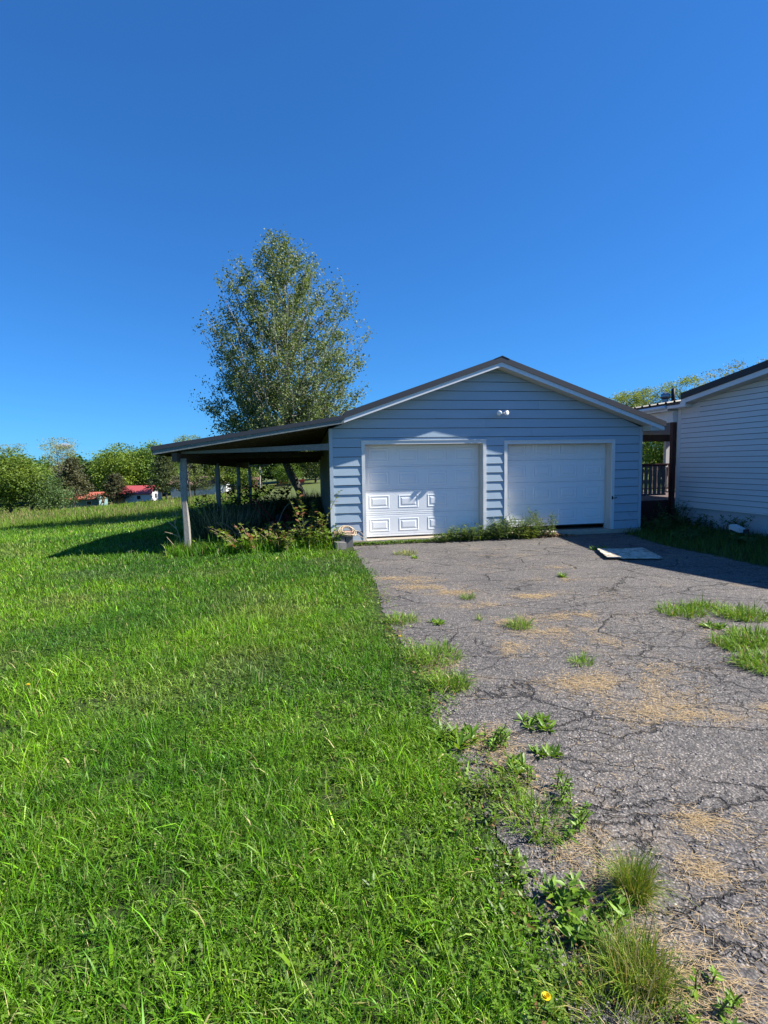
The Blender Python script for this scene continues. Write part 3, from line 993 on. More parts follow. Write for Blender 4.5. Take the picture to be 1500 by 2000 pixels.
for i, d in enumerate(posts_d):
    ub = uP + KS * d
    wx, wy, _ = loc2w(ub, d)
    zg = g1(wx, wy) - 0.12
    lean = 0.0 if i == 0 else random.uniform(-.05, .05)
    zt = lint(1.96, 1.74, d / DEPTH)
    b = MB()
    n = 10
    hw = 0.062
    vs_, fs = [], []
    for k in range(n + 1):
        t = k / n
        z = lint(zg, zt, t)
        cx = ub + lean * t + 0.010 * math.sin(t * 7 + i) 
        w_ = hw * (1.0 + 0.06 * math.sin(t * 9 + i))
        c_ = 0.018
        for sx, sy in ((-w_, -w_ + c_), (-w_ + c_, -w_), (w_ - c_, -w_), (w_, -w_ + c_), (w_, w_ - c_), (w_ - c_, w_), (-w_ + c_, w_), (-w_, w_ - c_)):
            vs_.append((cx + sx, d + sy, z))
    for k in range(n):
        for q in range(8):
            a, c_ = k * 8 + q, k * 8 + (q + 1) % 8
            fs.append((a, c_, c_ + 8, a + 8))
    fs += [tuple(range(7, -1, -1)), tuple(range(n * 8, n * 8 + 8))]
    b.add(vs_, fs)
    b.build('post', M['wood_grey'], T)
b = MB()
uB = uP - 0.11
b.hexa([(uB - .05, -.30, 1.90), (uB + .05, -.30, 1.90), (uB + .05 + sh, DEPTH, 1.69), (uB - .05 + sh, DEPTH, 1.69),
        (uB - .05, -.30, 2.075), (uB + .05, -.30, 2.075), (uB + .05 + sh, DEPTH, 1.92), (uB - .05 + sh, DEPTH, 1.92)])
b.build('eave_beam', M['wood_dark'], T)
b = MB(); b.hexa([(-3.05, -.032, 2.055), (-.03, -.032, 2.095), (-.03, .01, 2.095), (-3.05, .01, 2.055), (-3.05, -.032, 2.10), (-.03, -.032, 2.235), (-.03, .01, 2.235), (-3.05, .01, 2.10)])
b.build('tie_beam', M['wood_grey_x'], T)
for d in posts_d[1:]:
    o_ = KS * d
    b = MB(); z_ = lint(2.06, 1.84, d / DEPTH)
    b.hexa([(-3.05 + o_, d - .02, z_), (-.03 + o_, d - .02, z_ + .06), (-.03 + o_, d + .02, z_ + .06), (-3.05 + o_, d + .02, z_), (-3.05 + o_, d - .02, z_ + .13), (-.03 + o_, d - .02, z_ + .20), (-.03 + o_, d + .02, z_ + .20), (-3.05 + o_, d + .02, z_ + .13)])
    b.build('tie_beam', M['wood_dark'], T)

# ------------------------------------------------------------------ house at the right
HS = empty('house', 'grey vinyl-sided house with dark metal roof standing in shade beside the garage', 'house', GO, TH)
HU, HD0, HD1 = 9.4, -6.6, 0.96
RIDGE = -4.4
def hz(d):                                             # soffit line of the gable
    return 3.20 + 0.150 * (0.28 - max(d, RIDGE)) - (0.24 * (RIDGE - d) if d < RIDGE else 0)
b = MB()
b.prism([(HD1, 0.5), (HD1, hz(HD1) - .01), (RIDGE, hz(RIDGE) - .01), (HD0, hz(HD0) - .01), (HD0, 0.5)], 'x', HU, HU + 7.5)
b.build('wall', M['wood_dark'], HS)
b = MB()
n = 24
b.box(HU + 0.03, HU + 7.4, HD0 + .02, HD1 - .03, -0.2, 0.499)
b.build('foundation', M['foundation'], HS)
VC = 0.127
for k in range(30):
    z0, z1 = 0.53 + k * VC, 0.53 + (k + 1) * VC
    if z0 > hz(RIDGE) - .05: break
    # depth extent under the rake
    def ext(z):
        hi = HD1 - 0.085 if z < hz(HD1) else 0.28 - (z - 3.20) / 0.150
        lo = HD0 + 0.085 if z < hz(HD0) else RIDGE - (hz(RIDGE) - z) / 0.24
        return max(lo, HD0 + .085), min(hi, HD1 - .085)
    (l0, h0), (l1, h1) = ext(z0), ext(min(z1, hz(RIDGE) - .02))
    if h0 - l0 < .2: break
    b = MB()
    pf = lambda dd, dd1: [(HU - .002, dd, z0), (HU - .022, dd, z0 + .002), (HU - .021, dd, z0 + .012), (HU - .012, dd1, z1 - .010), (HU - .002, dd1, z1 - .010)]
    b.add(pf(h0, h1) + pf(l0, l1), [(0, 1, 2, 3, 4), (9, 8, 7, 6, 5), (0, 5, 6, 1), (1, 6, 7, 2), (2, 7, 8, 3), (3, 8, 9, 4), (4, 9, 5, 0)])
    b.build('siding_board', M['vinyl'], HS)
for d0, d1 in ((HD1 - .085, HD1 + .004), (HD0 - .004, HD0 + .085)):
    b = MB(); b.box(HU - .030, HU - .0015, d0, d1, 0.44, hz(d1) - .02); b.build('corner_board', M['vinyltrim'], HS)
b = MB(); b.box(HU - .030, HU + .3, HD1 + .0045, HD1 + .03, 0.44, 3.0); b.build('corner_board', M['vinyltrim'], HS)
b = MB(); b.box(HU - .020, HU - .0015, HD0 + .086, HD1 - .086, 0.497, 0.5285); b.build('starter_strip', M['vinyltrim'], HS)
# rake with fascia, soffit, dark trim and roof
UO = 9.05
def hquad(d0, d1, u0, u1, z0, z1, name, mat, f=hz):
    b = MB()
    b.hexa([(u0, d0, f(d0) + z0), (u1, d0, f(d0) + z0), (u1, d1, f(d1) + z0), (u0, d1, f(d1) + z0),
            (u0, d0, f(d0) + z1), (u1, d0, f(d0) + z1), (u1, d1, f(d1) + z1), (u0, d1, f(d1) + z1)])
    return b.build(name, mat, HS)
for d0, d1 in ((HD0 - .4, RIDGE), (RIDGE, 0.50)):
    hquad(d0, d1, UO, UO + .018, -0.005, 0.125, 'rake_fascia', M['fascia'])
    hquad(d0, d1, UO - .02, UO - .001, 0.105, 0.262, 'rake_trim', M['roof'])
    hquad(d0, d1, UO + .019, HU - .001, 0.0, 0.012, 'soffit', M['soffit'])
    hquad(d0, d1, UO + .02, HU + 7.6, 0.126, 0.19, 'roof_deck', M['wood_dark'])
for i in range(9):
    u0, u1 = lint(UO - .012, HU + 7.6, i / 9), lint(UO - .012, HU + 7.6, (i + 1) / 9) - .002
    for e in (HD0 - .42, 0.52):
        ribbed_panel('roof_panel', (u0, e, hz(e) + .193), (u1, e, hz(e) + .193), (u0, RIDGE, hz(RIDGE) + .193), (u1, RIDGE, hz(RIDGE) + .193), HS, M['roof'])
b = MB(); b.box(UO - .005, UO + .37, 0.505, HD1 + .05, 3.085, 3.20); b.box(UO - .005, UO + .02, 0.34, 0.504, 3.085, 3.205); b.build('eave_return', M['fascia'], HS)
# rear part: eave facing left over the porch
EZ = 3.13
b = MB(); b.box(UO, UO + .02, 0.98, 8.0, EZ - .10, EZ + .03); b.build('eave_fascia', M['fascia'], HS)
b = MB(); b.tube([(UO - .045, 1.0, EZ + .0), (UO - .045, 8.0, EZ - .02)], 0.05, 8); b.build('gutter', M['vinyltrim'], HS, True)
b = MB(); b.box(UO + .021, HU - .03, 1.0, 8.0, EZ - .09, EZ - .075); b.build('soffit', M['soffit'], HS)
b = MB(); b.hexa([(UO - .01, 0.53, EZ + .031), (13.2, 0.53, EZ + .60), (13.2, 8.1, EZ + .60), (UO - .01, 8.1, EZ + .031), (UO - .01, 0.53, EZ + .10), (13.2, 0.53, EZ + .67), (13.2, 8.1, EZ + .67), (UO - .01, 8.1, EZ + .10)])
b.build('roof_deck', M['wood_dark'], HS)
for i in range(8):
    d0, d1 = lint(.53, 8.1, i / 8), lint(.53, 8.1, (i + 1) / 8) - .002
    ribbed_panel('roof_panel', (UO - .03, d0, EZ + .105), (UO - .03, d1, EZ + .105), (13.2, d0, EZ + .68), (13.2, d1, EZ + .68), HS, M['roof'], ribs=3, rh=.034)
# roof vents
vt = bpy.data.objects.new('turbine_vent', None); COL.objects.link(vt); vt.parent = HS; vt.location = (10.80, 3.25, EZ + .36)
b = MB(); b.tube([(0, 0, 0), (0, 0, .12)], .09, 12); b.build('collar', M['steel'], vt)
b = MB(); b.ball((0, 0, .22), .145, 16, 9, (1, 1, .85)); b.build('turbine_head', M['steel'], vt, False)
b = MB(); b.tube([(10.95, 3.1, EZ + .30), (10.95, 3.1, EZ + .80)], .055, 10); b.build('vent_pipe', M['black'], HS, True)

# porch between garage and house
PO = empty('porch', 'dark shaded porch with spaced balusters between garage and house', 'porch', GO, TH)
b = MB(); b.box(7.75, 12.5, 1.12, 5.0, 0.62, 0.66); b.build('deck_board', M['railpaint'], PO)
b = MB(); b.box(7.72, 9.5, 1.10, 1.118, 0.10, 0.655); b.build('skirt_board', M['maroon'], PO)
b = MB(); b.box(HU - .135, HU - .032, 1.0, 1.12, 0.05, 2.74); b.build('post', M['maroon'], PO)
b = MB(); b.box(HU - .001, HU + .3, 0.25, 1.02, 2.9, EZ + .03); b.build('eave_block', M['vinyl'], HS)
b = MB(); b.box(HU - .16, HU - .03, 1.0, 5.0, 2.742, 3.035); b.build('header', M['vinyltrim'], PO)
b = MB(); b.box(7.72, HU - .165, 1.16, 1.25, 1.575, 1.625); b.build('top_rail', M['maroon'], PO)
b = MB(); b.box(7.72, HU - .165, 1.18, 1.22, 0.79, 0.84); b.build('bottom_rail', M['railpaint'], PO)
nb = 11
for i in range(nb):
    u = 7.80 + i * (HU - .26 - 7.80) / (nb - 1)
    b = MB()
    prof = [(0.79, .030), (0.88, .048), (0.98, .050), (1.06, .030), (1.14, .046), (1.30, .050), (1.44, .046), (1.50, .030), (1.575, .048)]
    vs_ = []
    for z, hw in prof:
        vs_ += [(u - hw, 1.154, z), (u + hw, 1.154, z), (u + hw, 1.174, z), (u - hw, 1.174, z)]
    fs = []
    for k in range(len(prof) - 1):
        for q in range(4):
            a, c_ = k * 4 + q, k * 4 + (q + 1) % 4
            fs.append((a, c_, c_ + 4, a + 4))
    fs += [(3, 2, 1, 0), tuple(range(len(prof) * 4 - 4, len(prof) * 4))]
    b.add(vs_, fs); b.build('baluster', M['railpaint'], PO)
b = MB(); b.box(7.75, 13.0, 4.0, 4.1, 2.34, 2.56); b.build('rear_beam', M['wood_dark'], PO)
b = MB(); b.prism([(7.75, 2.562), (13.0, 2.562), (13.0, 3.68), (9.06, 3.12), (7.75, 3.08)], 'y', 3.98, 3.998); b.build('rear_panel', M['soffit'], PO)
b = MB(); b.box(11.47, 11.60, 3.99, 4.12, .66, 2.335); b.build('rear_post', M['whiteplastic'], PO)
b = MB(); b.box(7.75, 13, 3.9, 3.96, 1.56, 1.62); b.box(7.75, 13, 3.9, 3.96, .78, .83); b.build('rear_rail', M['maroon'], PO)
for i in range(24):
    u = 7.85 + i * .215
    b = MB(); b.box(u, u + .07, 3.905, 3.93, .83, 1.56); b.build('rear_baluster', M['railpaint'], PO)
b = MB(); b.box(14.2, HU + 7.4, 0.98, 6.0, 0.0, 3.05); b.build('inner_wall', M['vinyl'], HS)

# ------------------------------------------------------------------ things lying about
# plywood sheet on the driveway
pw = [(4.13, 10.36), (3.93, 9.42), (4.90, 9.36), (5.08, 10.48)]
c0 = Vector((sum(p[0] for p in pw) / 4, sum(p[1] for p in pw) / 4, 0))
b = MB()
def outline(pts, amp, st):
    o_ = ragged(pts + [pts[0]], amp, st)[:-1]
    return o_
po = outline(pw, .008, .09)
zz = lambda p: 0.030 + 0.022 * (p[0] < 4.15) + random.gauss(0, .0015)
n = len(po)
zt = [zz(p) for p in po]
vt_ = [(p[0] - c0.x, p[1] - c0.y, z + .014) for p, z in zip(po, zt)] + [(p[0] - c0.x, p[1] - c0.y, z) for p, z in zip(po, zt)]
tr = tri_poly(po)
fs = [tuple(t) for t in tr] + [tuple(i + n for i in reversed(t)) for t in tr] + [(i, (i + 1) % n, n + (i + 1) % n, n + i) for i in range(n)]
b.add(vt_, fs)
o = b.build('plywood_sheet', M['osb'])
o.location = c0
tag(o, 'peeling sheet of plywood lying flat on the driveway, half in shade', 'board')
bm_ = bmesh.new(); bm_.from_mesh(o.data); bmesh.ops.recalc_face_normals(bm_, faces=bm_.faces); bm_.to_mesh(o.data); bm_.free()

# rope coil on a stack of blocks at the garage corner
o = empty('block_stack', 'pinkish block on grey cinder pieces at the left corner of the garage', 'block', loc2w(0.22, -0.22), TH)
b = MB(); b.hexa([(-.22, -.10, .27), (.20, -.11, .26), (.21, .10, .27), (-.21, .10, .275), (-.22, -.10, .345), (.20, -.11, .335), (.21, .10, .345), (-.21, .10, .35)]); b.build('top_block', M['brick'], o)
b = MB(); b.box(-.18, .0, -.09, .09, 0, .13); b.box(-.17, .02, -.085, .095, .131, .268); b.build('cinder_piece', M['cinder'], o)
b = MB(); b.box(.04, .19, -.08, .09, 0, .26); b.build('cinder_piece', M['cinder'], o)
b = MB()
pts = []
for i in range(150):
    t = i / 150 * 7 * 2 * math.pi
    r = .135 + .028 * math.sin(t * .37) + .014 * math.sin(t * 1.3 + i * .05)
    tilt = -.55
    x, y = r * math.cos(t) * 1.15, r * math.sin(t)
    pts.append((x, y * .75 + .016 * math.sin(t * .21), y * .55 - .5 * max(0, x - .05) + .365 + .02 * math.sin(t * .13) + .012 * math.sin(i * .9)))
b.tube(pts, .009, 5)
o = b.build('rope_coil', M['rope'], None, True); o.location = loc2w(0.30, -0.27); o.rotation_euler = (0, 0, TH)
tag(o, 'coil of tan rope hung over the pink block at the garage corner', 'rope')
for k, (p, q, r_) in enumerate((((.40, -.25, .32), (.57, -.16, .42), (.74, -.10, .12)), ((.45, -.3, .30), (.62, -.2, .2), (.76, -.13, .10)))):
    pts = [Vector(p).lerp(Vector(q), t).lerp(Vector(q).lerp(Vector(r_), t), t) for t in np.linspace(0, 1, 9)]
    b = MB(); b.tube(pts, .006, 5)
    o = b.build('cord', M['rope'], None, True); o.location = GO; o.rotation_euler = (0, 0, TH)
    tag(o, ['loose pale cord end arching from the rope coil up to the door casing', 'loose pale cord end lying low from the rope coil to the slab'][k], 'cord')
o = MB().box(-.11, .11, -.09, .09, -.02, .15).build('cinder_block', M['cinder']); o.location = loc2w(0.10, -0.46); o.rotation_euler = (0.05, 0.08, TH + .3)
tag(o, 'weathered grey cinder block half hidden in grass at the garage corner', 'block')

# old red mower in the shade of the lean-to
mw = empty('push_mower', 'faded red push mower among brambles under the lean-to', 'mower', loc2w(-1.10, 2.6, 0.10), TH + .5)
b = MB()
ring = [(math.cos(a) * .28, math.sin(a) * .25) for a in np.linspace(0, 2 * math.pi, 16, endpoint=False)]
b.add([(x, y, .10) for x, y in ring] + [(x * .97, y * .97, .20) for x, y in ring] + [(x * .75, y * .75, .25) for x, y in ring],
      [(i, (i + 1) % 16, 16 + (i + 1) % 16, 16 + i) for i in range(16)] + [(16 + i, 16 + (i + 1) % 16, 32 + (i + 1) % 16, 32 + i) for i in range(16)] + [tuple(range(32, 48))])
b.build('deck', M['redmetal'], mw)
b = MB(); b.tube([(0, 0, .251), (0, 0, .36)], [.13, .12], 12); b.tube([(0, 0, .361), (0, 0, .42)], [.10, .07], 12); b.build('engine', M['black'], mw)
b = MB(); b.box(.10, .19, -.1, .1, .262, .40); b.build('fuel_tank', M['redmetal'], mw)
for sx in (-.25, .25):
    for sy in (-.27, .27):
        b = MB(); b.tube([(sx, sy - .02, .09), (sx, sy + .02, .09)], .095, 14); b.build('wheel', M['black'], mw)
b = MB(); b.tube([(-.22, -.2, .2), (-.75, -.22, .80), (-.80, 0, .86), (-.75, .22, .80), (-.22, .2, .2)], .013, 6); b.build('handle', M['redmetal'], mw)
tp = MB()
tp.ball((0, 0, .22), .26, 12, 8, (1.1, .8, .9))
tp.v = [(x + .03 * math.sin(9 * z + 4 * y), y + .03 * math.sin(8 * x + 7 * z), max(0, z + .03 * math.sin(11 * x))) for x, y, z in tp.v]
o = tp.build('tarp_bundle', M['darkcloth'], None, True); o.location = loc2w(-0.42, 1.3, 0.05); o.rotation_euler = (0, 0, .4)
tag(o, 'dark navy tarp bundle in shade beside the garage side wall', 'tarp')

# downspout block and black pipe by the house foundation
o = empty('splash_block', 'white plastic downspout piece leaning by the house foundation', 'downspout', loc2w(8.86, -1.55), TH)
b = MB(); b.hexa([(-.08, -.14, .12), (.08, -.14, .12), (.10, .12, .17), (-.06, .12, .17), (-.08, -.14, .22), (.08, -.14, .22), (.10, .12, .28), (-.06, .12, .28)]); b.build('trough', M['whiteplastic'], o)
b = MB(); b.box(-.07, .09, .121, .14, .16, .27); b.build('end_cap', M['whiteplastic'], o)
b = MB(); b.tube([(0, 0, 0), (0, .02, .14), (0, .02, .22)], .055, 12)
o = b.build('drain_pipe', M['black'], None, True); o.location = loc2w(8.72, -1.95); tag(o, 'short black drain pipe stub beside the white downspout piece', 'pipe')

# small twigs on the asphalt
for k, (x, y, a, lab) in enumerate(((2.35, 10.75, .2, 'thin dry twig on asphalt below the weeds between the doors'), (2.9, 10.5, -.3, 'short bent twig on asphalt nearer the plywood'), (1.95, 10.0, .1, 'crooked dark twig lying on the sunny upper driveway'))):
    b = MB(); b.tube([(-.2, 0, .012), (-.05, .02, .02), (.08, -.015, .014), (.2, .03, .012)], [.006, .007, .005, .003], 5); b.tube([(-.05, .02, .02), (.03, .09, .014)], [.004, .002], 5)
    o = b.build('twig', M['drystem']); o.location = (x, y, AZ); o.rotation_euler = (0, 0, a); tag(o, lab, 'twig', 'twigs on the driveway')

# ------------------------------------------------------------------ grass
def gcol(n, x, y, base=None):
    """blade colours: patches of yellower and bluer green, some dead blades"""
    p1 = vnoise(x, y, 1.1)[:, None] * 0.6 + vnoise(x + 31, y + 7, 0.35)[:, None] * 0.4
    A = np.array([0.128, 0.262, 0.010]); B = np.array([0.064, 0.160, 0.010]); Cc = np.array([0.20, 0.30, 0.022]); Dd = np.array([0.050, 0.14, 0.026])
    c = A * (1 - p1) + B * p1
    r = rng.random((n, 1))
    c = np.where(r < 0.22, c * 0.5 + Cc * 0.5, c)
    c = np.where(r > 0.86, c * 0.5 + Dd * 0.5, c)
    c = np.where((r > 0.82) & (r < 0.845), np.array([[0.26, 0.23, 0.09]]), c)
    c = np.where((r > 0.60) & (r < 0.67), np.array([[0.25, 0.32, 0.09]]), c)  # pale blades: bright glints on the grass put into the colour
    ol = np.clip((vnoise(x + 50, y + 20, 0.8) - 0.62) * 5, 0, 1)[:, None] * 0.45          # olive, seeding patches
    c = c * (1 - ol) + np.array([[0.17, 0.19, 0.065]]) * ol
    big = (vnoise(x + 71, y + 13, 1.7) * .5 + vnoise(x + 17, y + 41, .55) * .3 + vnoise(x + 2, y + 5, .15) * .2)[:, None]
    dk = np.clip((big - .40) * 3.2, 0, 1)                                                # darker, bluer stands of grass
    c = c * (1 - dk) + c * np.array([[.50, .66, .80]]) * dk
    dead = rng.random((n, 1)) < .015
    c = np.where(dead, np.array([[.34, .29, .15]]), c)
    return c * np.array([1.10, 1.13, 0.95]) * rng.lognormal(0, 0.34, (n, 1))

def in_lawn(x, y, soft=0.10):
    u, d = w2loc(x, y)
    ex = edge_x(y)
    ok = (x < ex + (vnoise(x * 0 + 3.3, y, .33) - .5) * .22 + (vnoise(x * 0 + 8.1, y, .9) - .5) * .22 + .015 + rng.normal(0, soft * .6, len(x))) | (y > 11.55)
    ok &= ~((u > -0.02) & (d > -0.10))                 # garage and everything right of it
    ok &= ~((y > 11.0) & (u > 0.1))
    return ok

def lean_in(x, y):
    u, d = w2loc(x, y)
    return (u > -3.2 + KS * d) & (u < 0.1 + KS * d) & (d > 0.35) & (d < DEPTH)

parts = []
def sow(x0, x1, y0, y1, dens, h, hs, w, segs, fov=True, leanm=0.55):
    n = int((x1 - x0) * (y1 - y0) * dens)
    x, y = rng.uniform(x0, x1, n), rng.uniform(y0, y1, n)
    k = np.abs(x) < (y * 0.78 + 0.9)
    x, y = x[k], y[k]
    clump = vnoise(x, y, 0.07) * 0.42 + vnoise(x + 9, y + 3, 0.19) * 0.36 + vnoise(x + 4, y + 8, 0.6) * 0.22
    k = rng.random(len(x)) < np.clip(2.1 * (clump - 0.08), 0.20, 1)
    k &= in_lawn(x, y)
    x, y, clump = x[k], y[k], clump[k]
    k = ~lean_in(x, y)
    x, y, clump = x[k], y[k], clump[k]
    n = len(x)
    ex = edge_x(y) - x
    thin = np.where(y < 11.4, np.clip(0.5 + ex * 1.4, 0.3, 1), 1)
    hh = h * (0.25 + 1.5 * clump) * rng.lognormal(0, hs, n) * thin
    root = np.stack([x, y, gz(x, y)], 1)
    root[:, 2] -= 0.005
    az = rng.uniform(0, 2 * np.pi, n)
    lean = np.abs(rng.normal(0, leanm, n)) + 0.2
    long_ = rng.random(n) < 0.025
    lean = np.where(long_, lean + 0.5, lean)
    hh = np.where(long_, hh * 1.5, hh)
    ww = w * rng.lognormal(0, 0.35, n)
    ww = np.where(rng.random(n) < 0.08, ww * 1.8, ww)
    parts.append(blades(root, hh, ww, az, np.minimum(lean, 1.5), gcol(n, x, y), segs))

sow(-2.6, 0.85, 1.0, 3.6, 17000, 0.060, 0.40, 0.0034, 3, leanm=1.05)
sow(-4.8, 0.6, 3.6, 6.5, 8000, 0.058, 0.40, 0.0044, 3, leanm=1.0)
sow(-2.8, 0.6, 1.0, 4.2, 90, 0.12, 0.25, 0.0060, 3, leanm=1.0)
sow(-7.2, 0.4, 6.5, 9.2, 3900, 0.058, 0.38, 0.0064, 2, leanm=.9)
sow(-9.2, -0.1, 9.2, 12.2, 2500, 0.060, 0.38, 0.0084, 2, leanm=.9)
sow(-12.5, -2.8, 12.2, 16, 1250, 0.07, 0.3, 0.012, 2)
sow(-19, -2.2, 16, 25, 430, 0.10, 0.3, 0.019, 2)
V, T_, Q, C = join(parts)
tag(link('lawn_grass', np_mesh('lawn_grass', V, T_, Q, C, M['grass'])), 'bright green unmown lawn grass filling the foreground beside the driveway', 'grass', None, 'stuff')

# meadow: taller seeding grass beyond the mown lawn
parts = []
def meadow(x0, x1, y0, y1, dens, h, w):
    n = int((x1 - x0) * (y1 - y0) * dens)
    x, y = rng.uniform(x0, x1, n), rng.uniform(y0, y1, n)
    lim = 25.5 - 0.25 * np.clip(x + 8, -25, 0) * 0 + 2.5 * (vnoise(x, y, 5.0) - 0.5)
    k = (np.abs(x) < y * 0.78 + 2) & (y > lim)
    u, d = w2loc(x, y)
    k &= ~((u > -3.8) & (d < DEPTH + .3))
    k &= (x < -1) | (y > 34)
    mid = (x > -.17 * y - 3.0) & (y > 25)
    k &= ~mid
    x, y = x[k], y[k]
    n = len(x)
    p = vnoise(x, y, 3.0)[:, None] * .6 + vnoise(x, y, 9.0)[:, None] * .4
    g_, t_ = np.array([0.125, 0.215, 0.024]), np.array([0.25, 0.21, 0.095])
    tan = rng.random((n, 1)) < (p - 0.30) * 0.6
    c = np.where(tan, t_, g_) * rng.uniform(.7, 1.3, (n, 1))
    root = np.stack([x, y, gz(x, y) - .02], 1)
    hh = h * rng.lognormal(0, .3, n) * np.clip((y - 24) / 6, .35, 1) * (1 + .35 * tan[:, 0])
    parts.append(blades(root, hh, w * rng.lognormal(0, .3, n), rng.uniform(0, 6.28, n), np.abs(rng.normal(0, .35, n)), c, 2))
meadow(-32, 0, 23.5, 36, 150, .27, .026)
meadow(-48, 2, 36, 60, 45, .30, .05)
meadow(-72, 10, 60, 95, 12, .30, .09)
V, T_, Q, C = join(parts)
tag(link('meadow_grass', np_mesh('meadow_grass', V, T_, Q, C, M['grass'])), 'taller seeding meadow grass beyond the mown lawn', 'grass', None, 'stuff')

# clover and broad leaves in the near lawn
n = 34000
x, y = rng.uniform(-4.2, .6, n), 1.2 + 6 * rng.random(n) ** 1.4
k = in_lawn(x, y, .05) & (np.abs(x) < y * .78 + .6) & (vnoise(x, y, .45) * .6 + vnoise(x + 6, y, .12) * .4 > .46)
x, y = x[k], y[k]; n = len(x)
hz_ = rng.uniform(.015, .055, n)
parts = []
a0 = rng.uniform(0, 6.28, n)
ctr = np.stack([x, y, gz(x, y) + hz_], 1)
cc = np.array([0.14, 0.25, 0.024]) * rng.uniform(.7, 1.35, (n, 1))
sz = rng.uniform(.006, .014, n)
for j in range(3):
    a = a0 + j * 2.094
    dvec = np.stack([np.cos(a), np.sin(a), rng.uniform(-.1, .35, n)], 1)
    nv = np.tile([0, 0, 1.0], (n, 1)) + rng.normal(0, .25, (n, 3))
    parts.append(leaves(ctr, dvec, nv, sz, sz * .95, cc, .08))
n = 420
x, y = rng.uniform(-4, .5, n), 1.3 + 5 * rng.random(n) ** 1.3
k = in_lawn(x, y, .05); x, y = x[k], y[k]; n = len(x)
for j in range(5):
    a = rng.uniform(0, 6.28, n)
    dvec = np.stack([np.cos(a), np.sin(a), rng.uniform(.05, .7, n)], 1)
    ln = rng.uniform(.03, .075, n)
    parts.append(leaves(np.stack([x, y, gz(x, y) + .015], 1), dvec, np.tile([0, 0, 1.0], (n, 1)) + rng.normal(0, .2, (n, 3)), ln, ln * .26, np.array([0.10, 0.19, 0.025]) * rng.uniform(.7, 1.3, (n, 1)), .15))
V, T_, Q, C = join(parts)
tag(link('clover_leaves', np_mesh('clover_leaves', V, T_, Q, C, M['weed'])), 'clover and broad lawn weeds low among the near grass', 'clover', None, 'stuff')

# small creeping plants where lawn and broken asphalt meet
n = 5200
y = 1.3 + 6.5 * rng.random(n) ** 1.7
x = edge_x(y) + rng.normal(.02, .11, n) + (vnoise(y * 0 + 3.3, y, .33) - .5) * .2
k = vnoise(x, y, .12) > .40
x, y = x[k], y[k]; n = len(x)
a = rng.uniform(0, 6.28, n); ln = rng.uniform(.012, .04, n)
c = np.where(rng.random((n, 1)) < .15, np.array([[.30, .17, .07]]), np.array([[.16, .26, .03]])) * rng.uniform(.5, 1.4, (n, 1))
V, T_, Q, C = leaves(np.stack([x, y, .008 + rng.uniform(0, .025, n)], 1), np.stack([np.cos(a), np.sin(a), rng.uniform(-.1, .7, n)], 1), np.tile([0, 0, 1.], (n, 1)) + rng.normal(0, .3, (n, 3)), ln, ln * .42, c, .12)
tag(link('edge_weeds', np_mesh('edge_weeds', V, T_, Q, C, M['weed'])), 'tiny creeping weeds along the ragged edge of the asphalt', 'weeds', None, 'stuff')

# ------------------------------------------------------------------ plants with parts
def plant_tuft(name, label, loc, n, h, w, spread, colA, colB, lean=.6, dead=.08, cat='weed', group=None, seeds=0):
    r = spread * np.sqrt(rng.random(n)); a = rng.uniform(0, 6.28, n)
    root = np.stack([r * np.cos(a), r * np.sin(a), np.zeros(n)], 1)
    t = rng.random((n, 1))
    c = np.array(colA) * t + np.array(colB) * (1 - t)
    c = np.where(rng.random((n, 1)) < dead, np.array([[.42, .33, .17]]), c) * rng.uniform(.75, 1.25, (n, 1))
    az = np.where(rng.random(n) < .7, a + rng.normal(0, .6, n), rng.uniform(0, 6.28, n))
    V, T_, Q, C = blades(root, h * rng.lognormal(0, .28, n), w * rng.lognormal(0, .25, n), az, np.minimum(np.abs(rng.normal(lean * .7, lean * .5, n)) + .05, 1.45), c, 3)
    pp = [(V, T_, Q, C)]
    if seeds:
        m_ = seeds
        a = rng.uniform(0, 6.28, m_)
        root = np.stack([.6 * spread * np.cos(a), .6 * spread * np.sin(a), np.zeros(m_)], 1)
        pp.append(blades(root, h * rng.uniform(1.3, 1.9, m_), np.full(m_, w * 1.2), a, rng.uniform(.15, .55, m_), np.tile([.16, .17, .08], (m_, 1)), 3))
    V, T_, Q, C = join(pp)
    o = link(name, np_mesh(name, V, T_, Q, C, M['grass']), None, loc, rng.uniform(0, 6.28))
    return tag(o, label, cat, group)

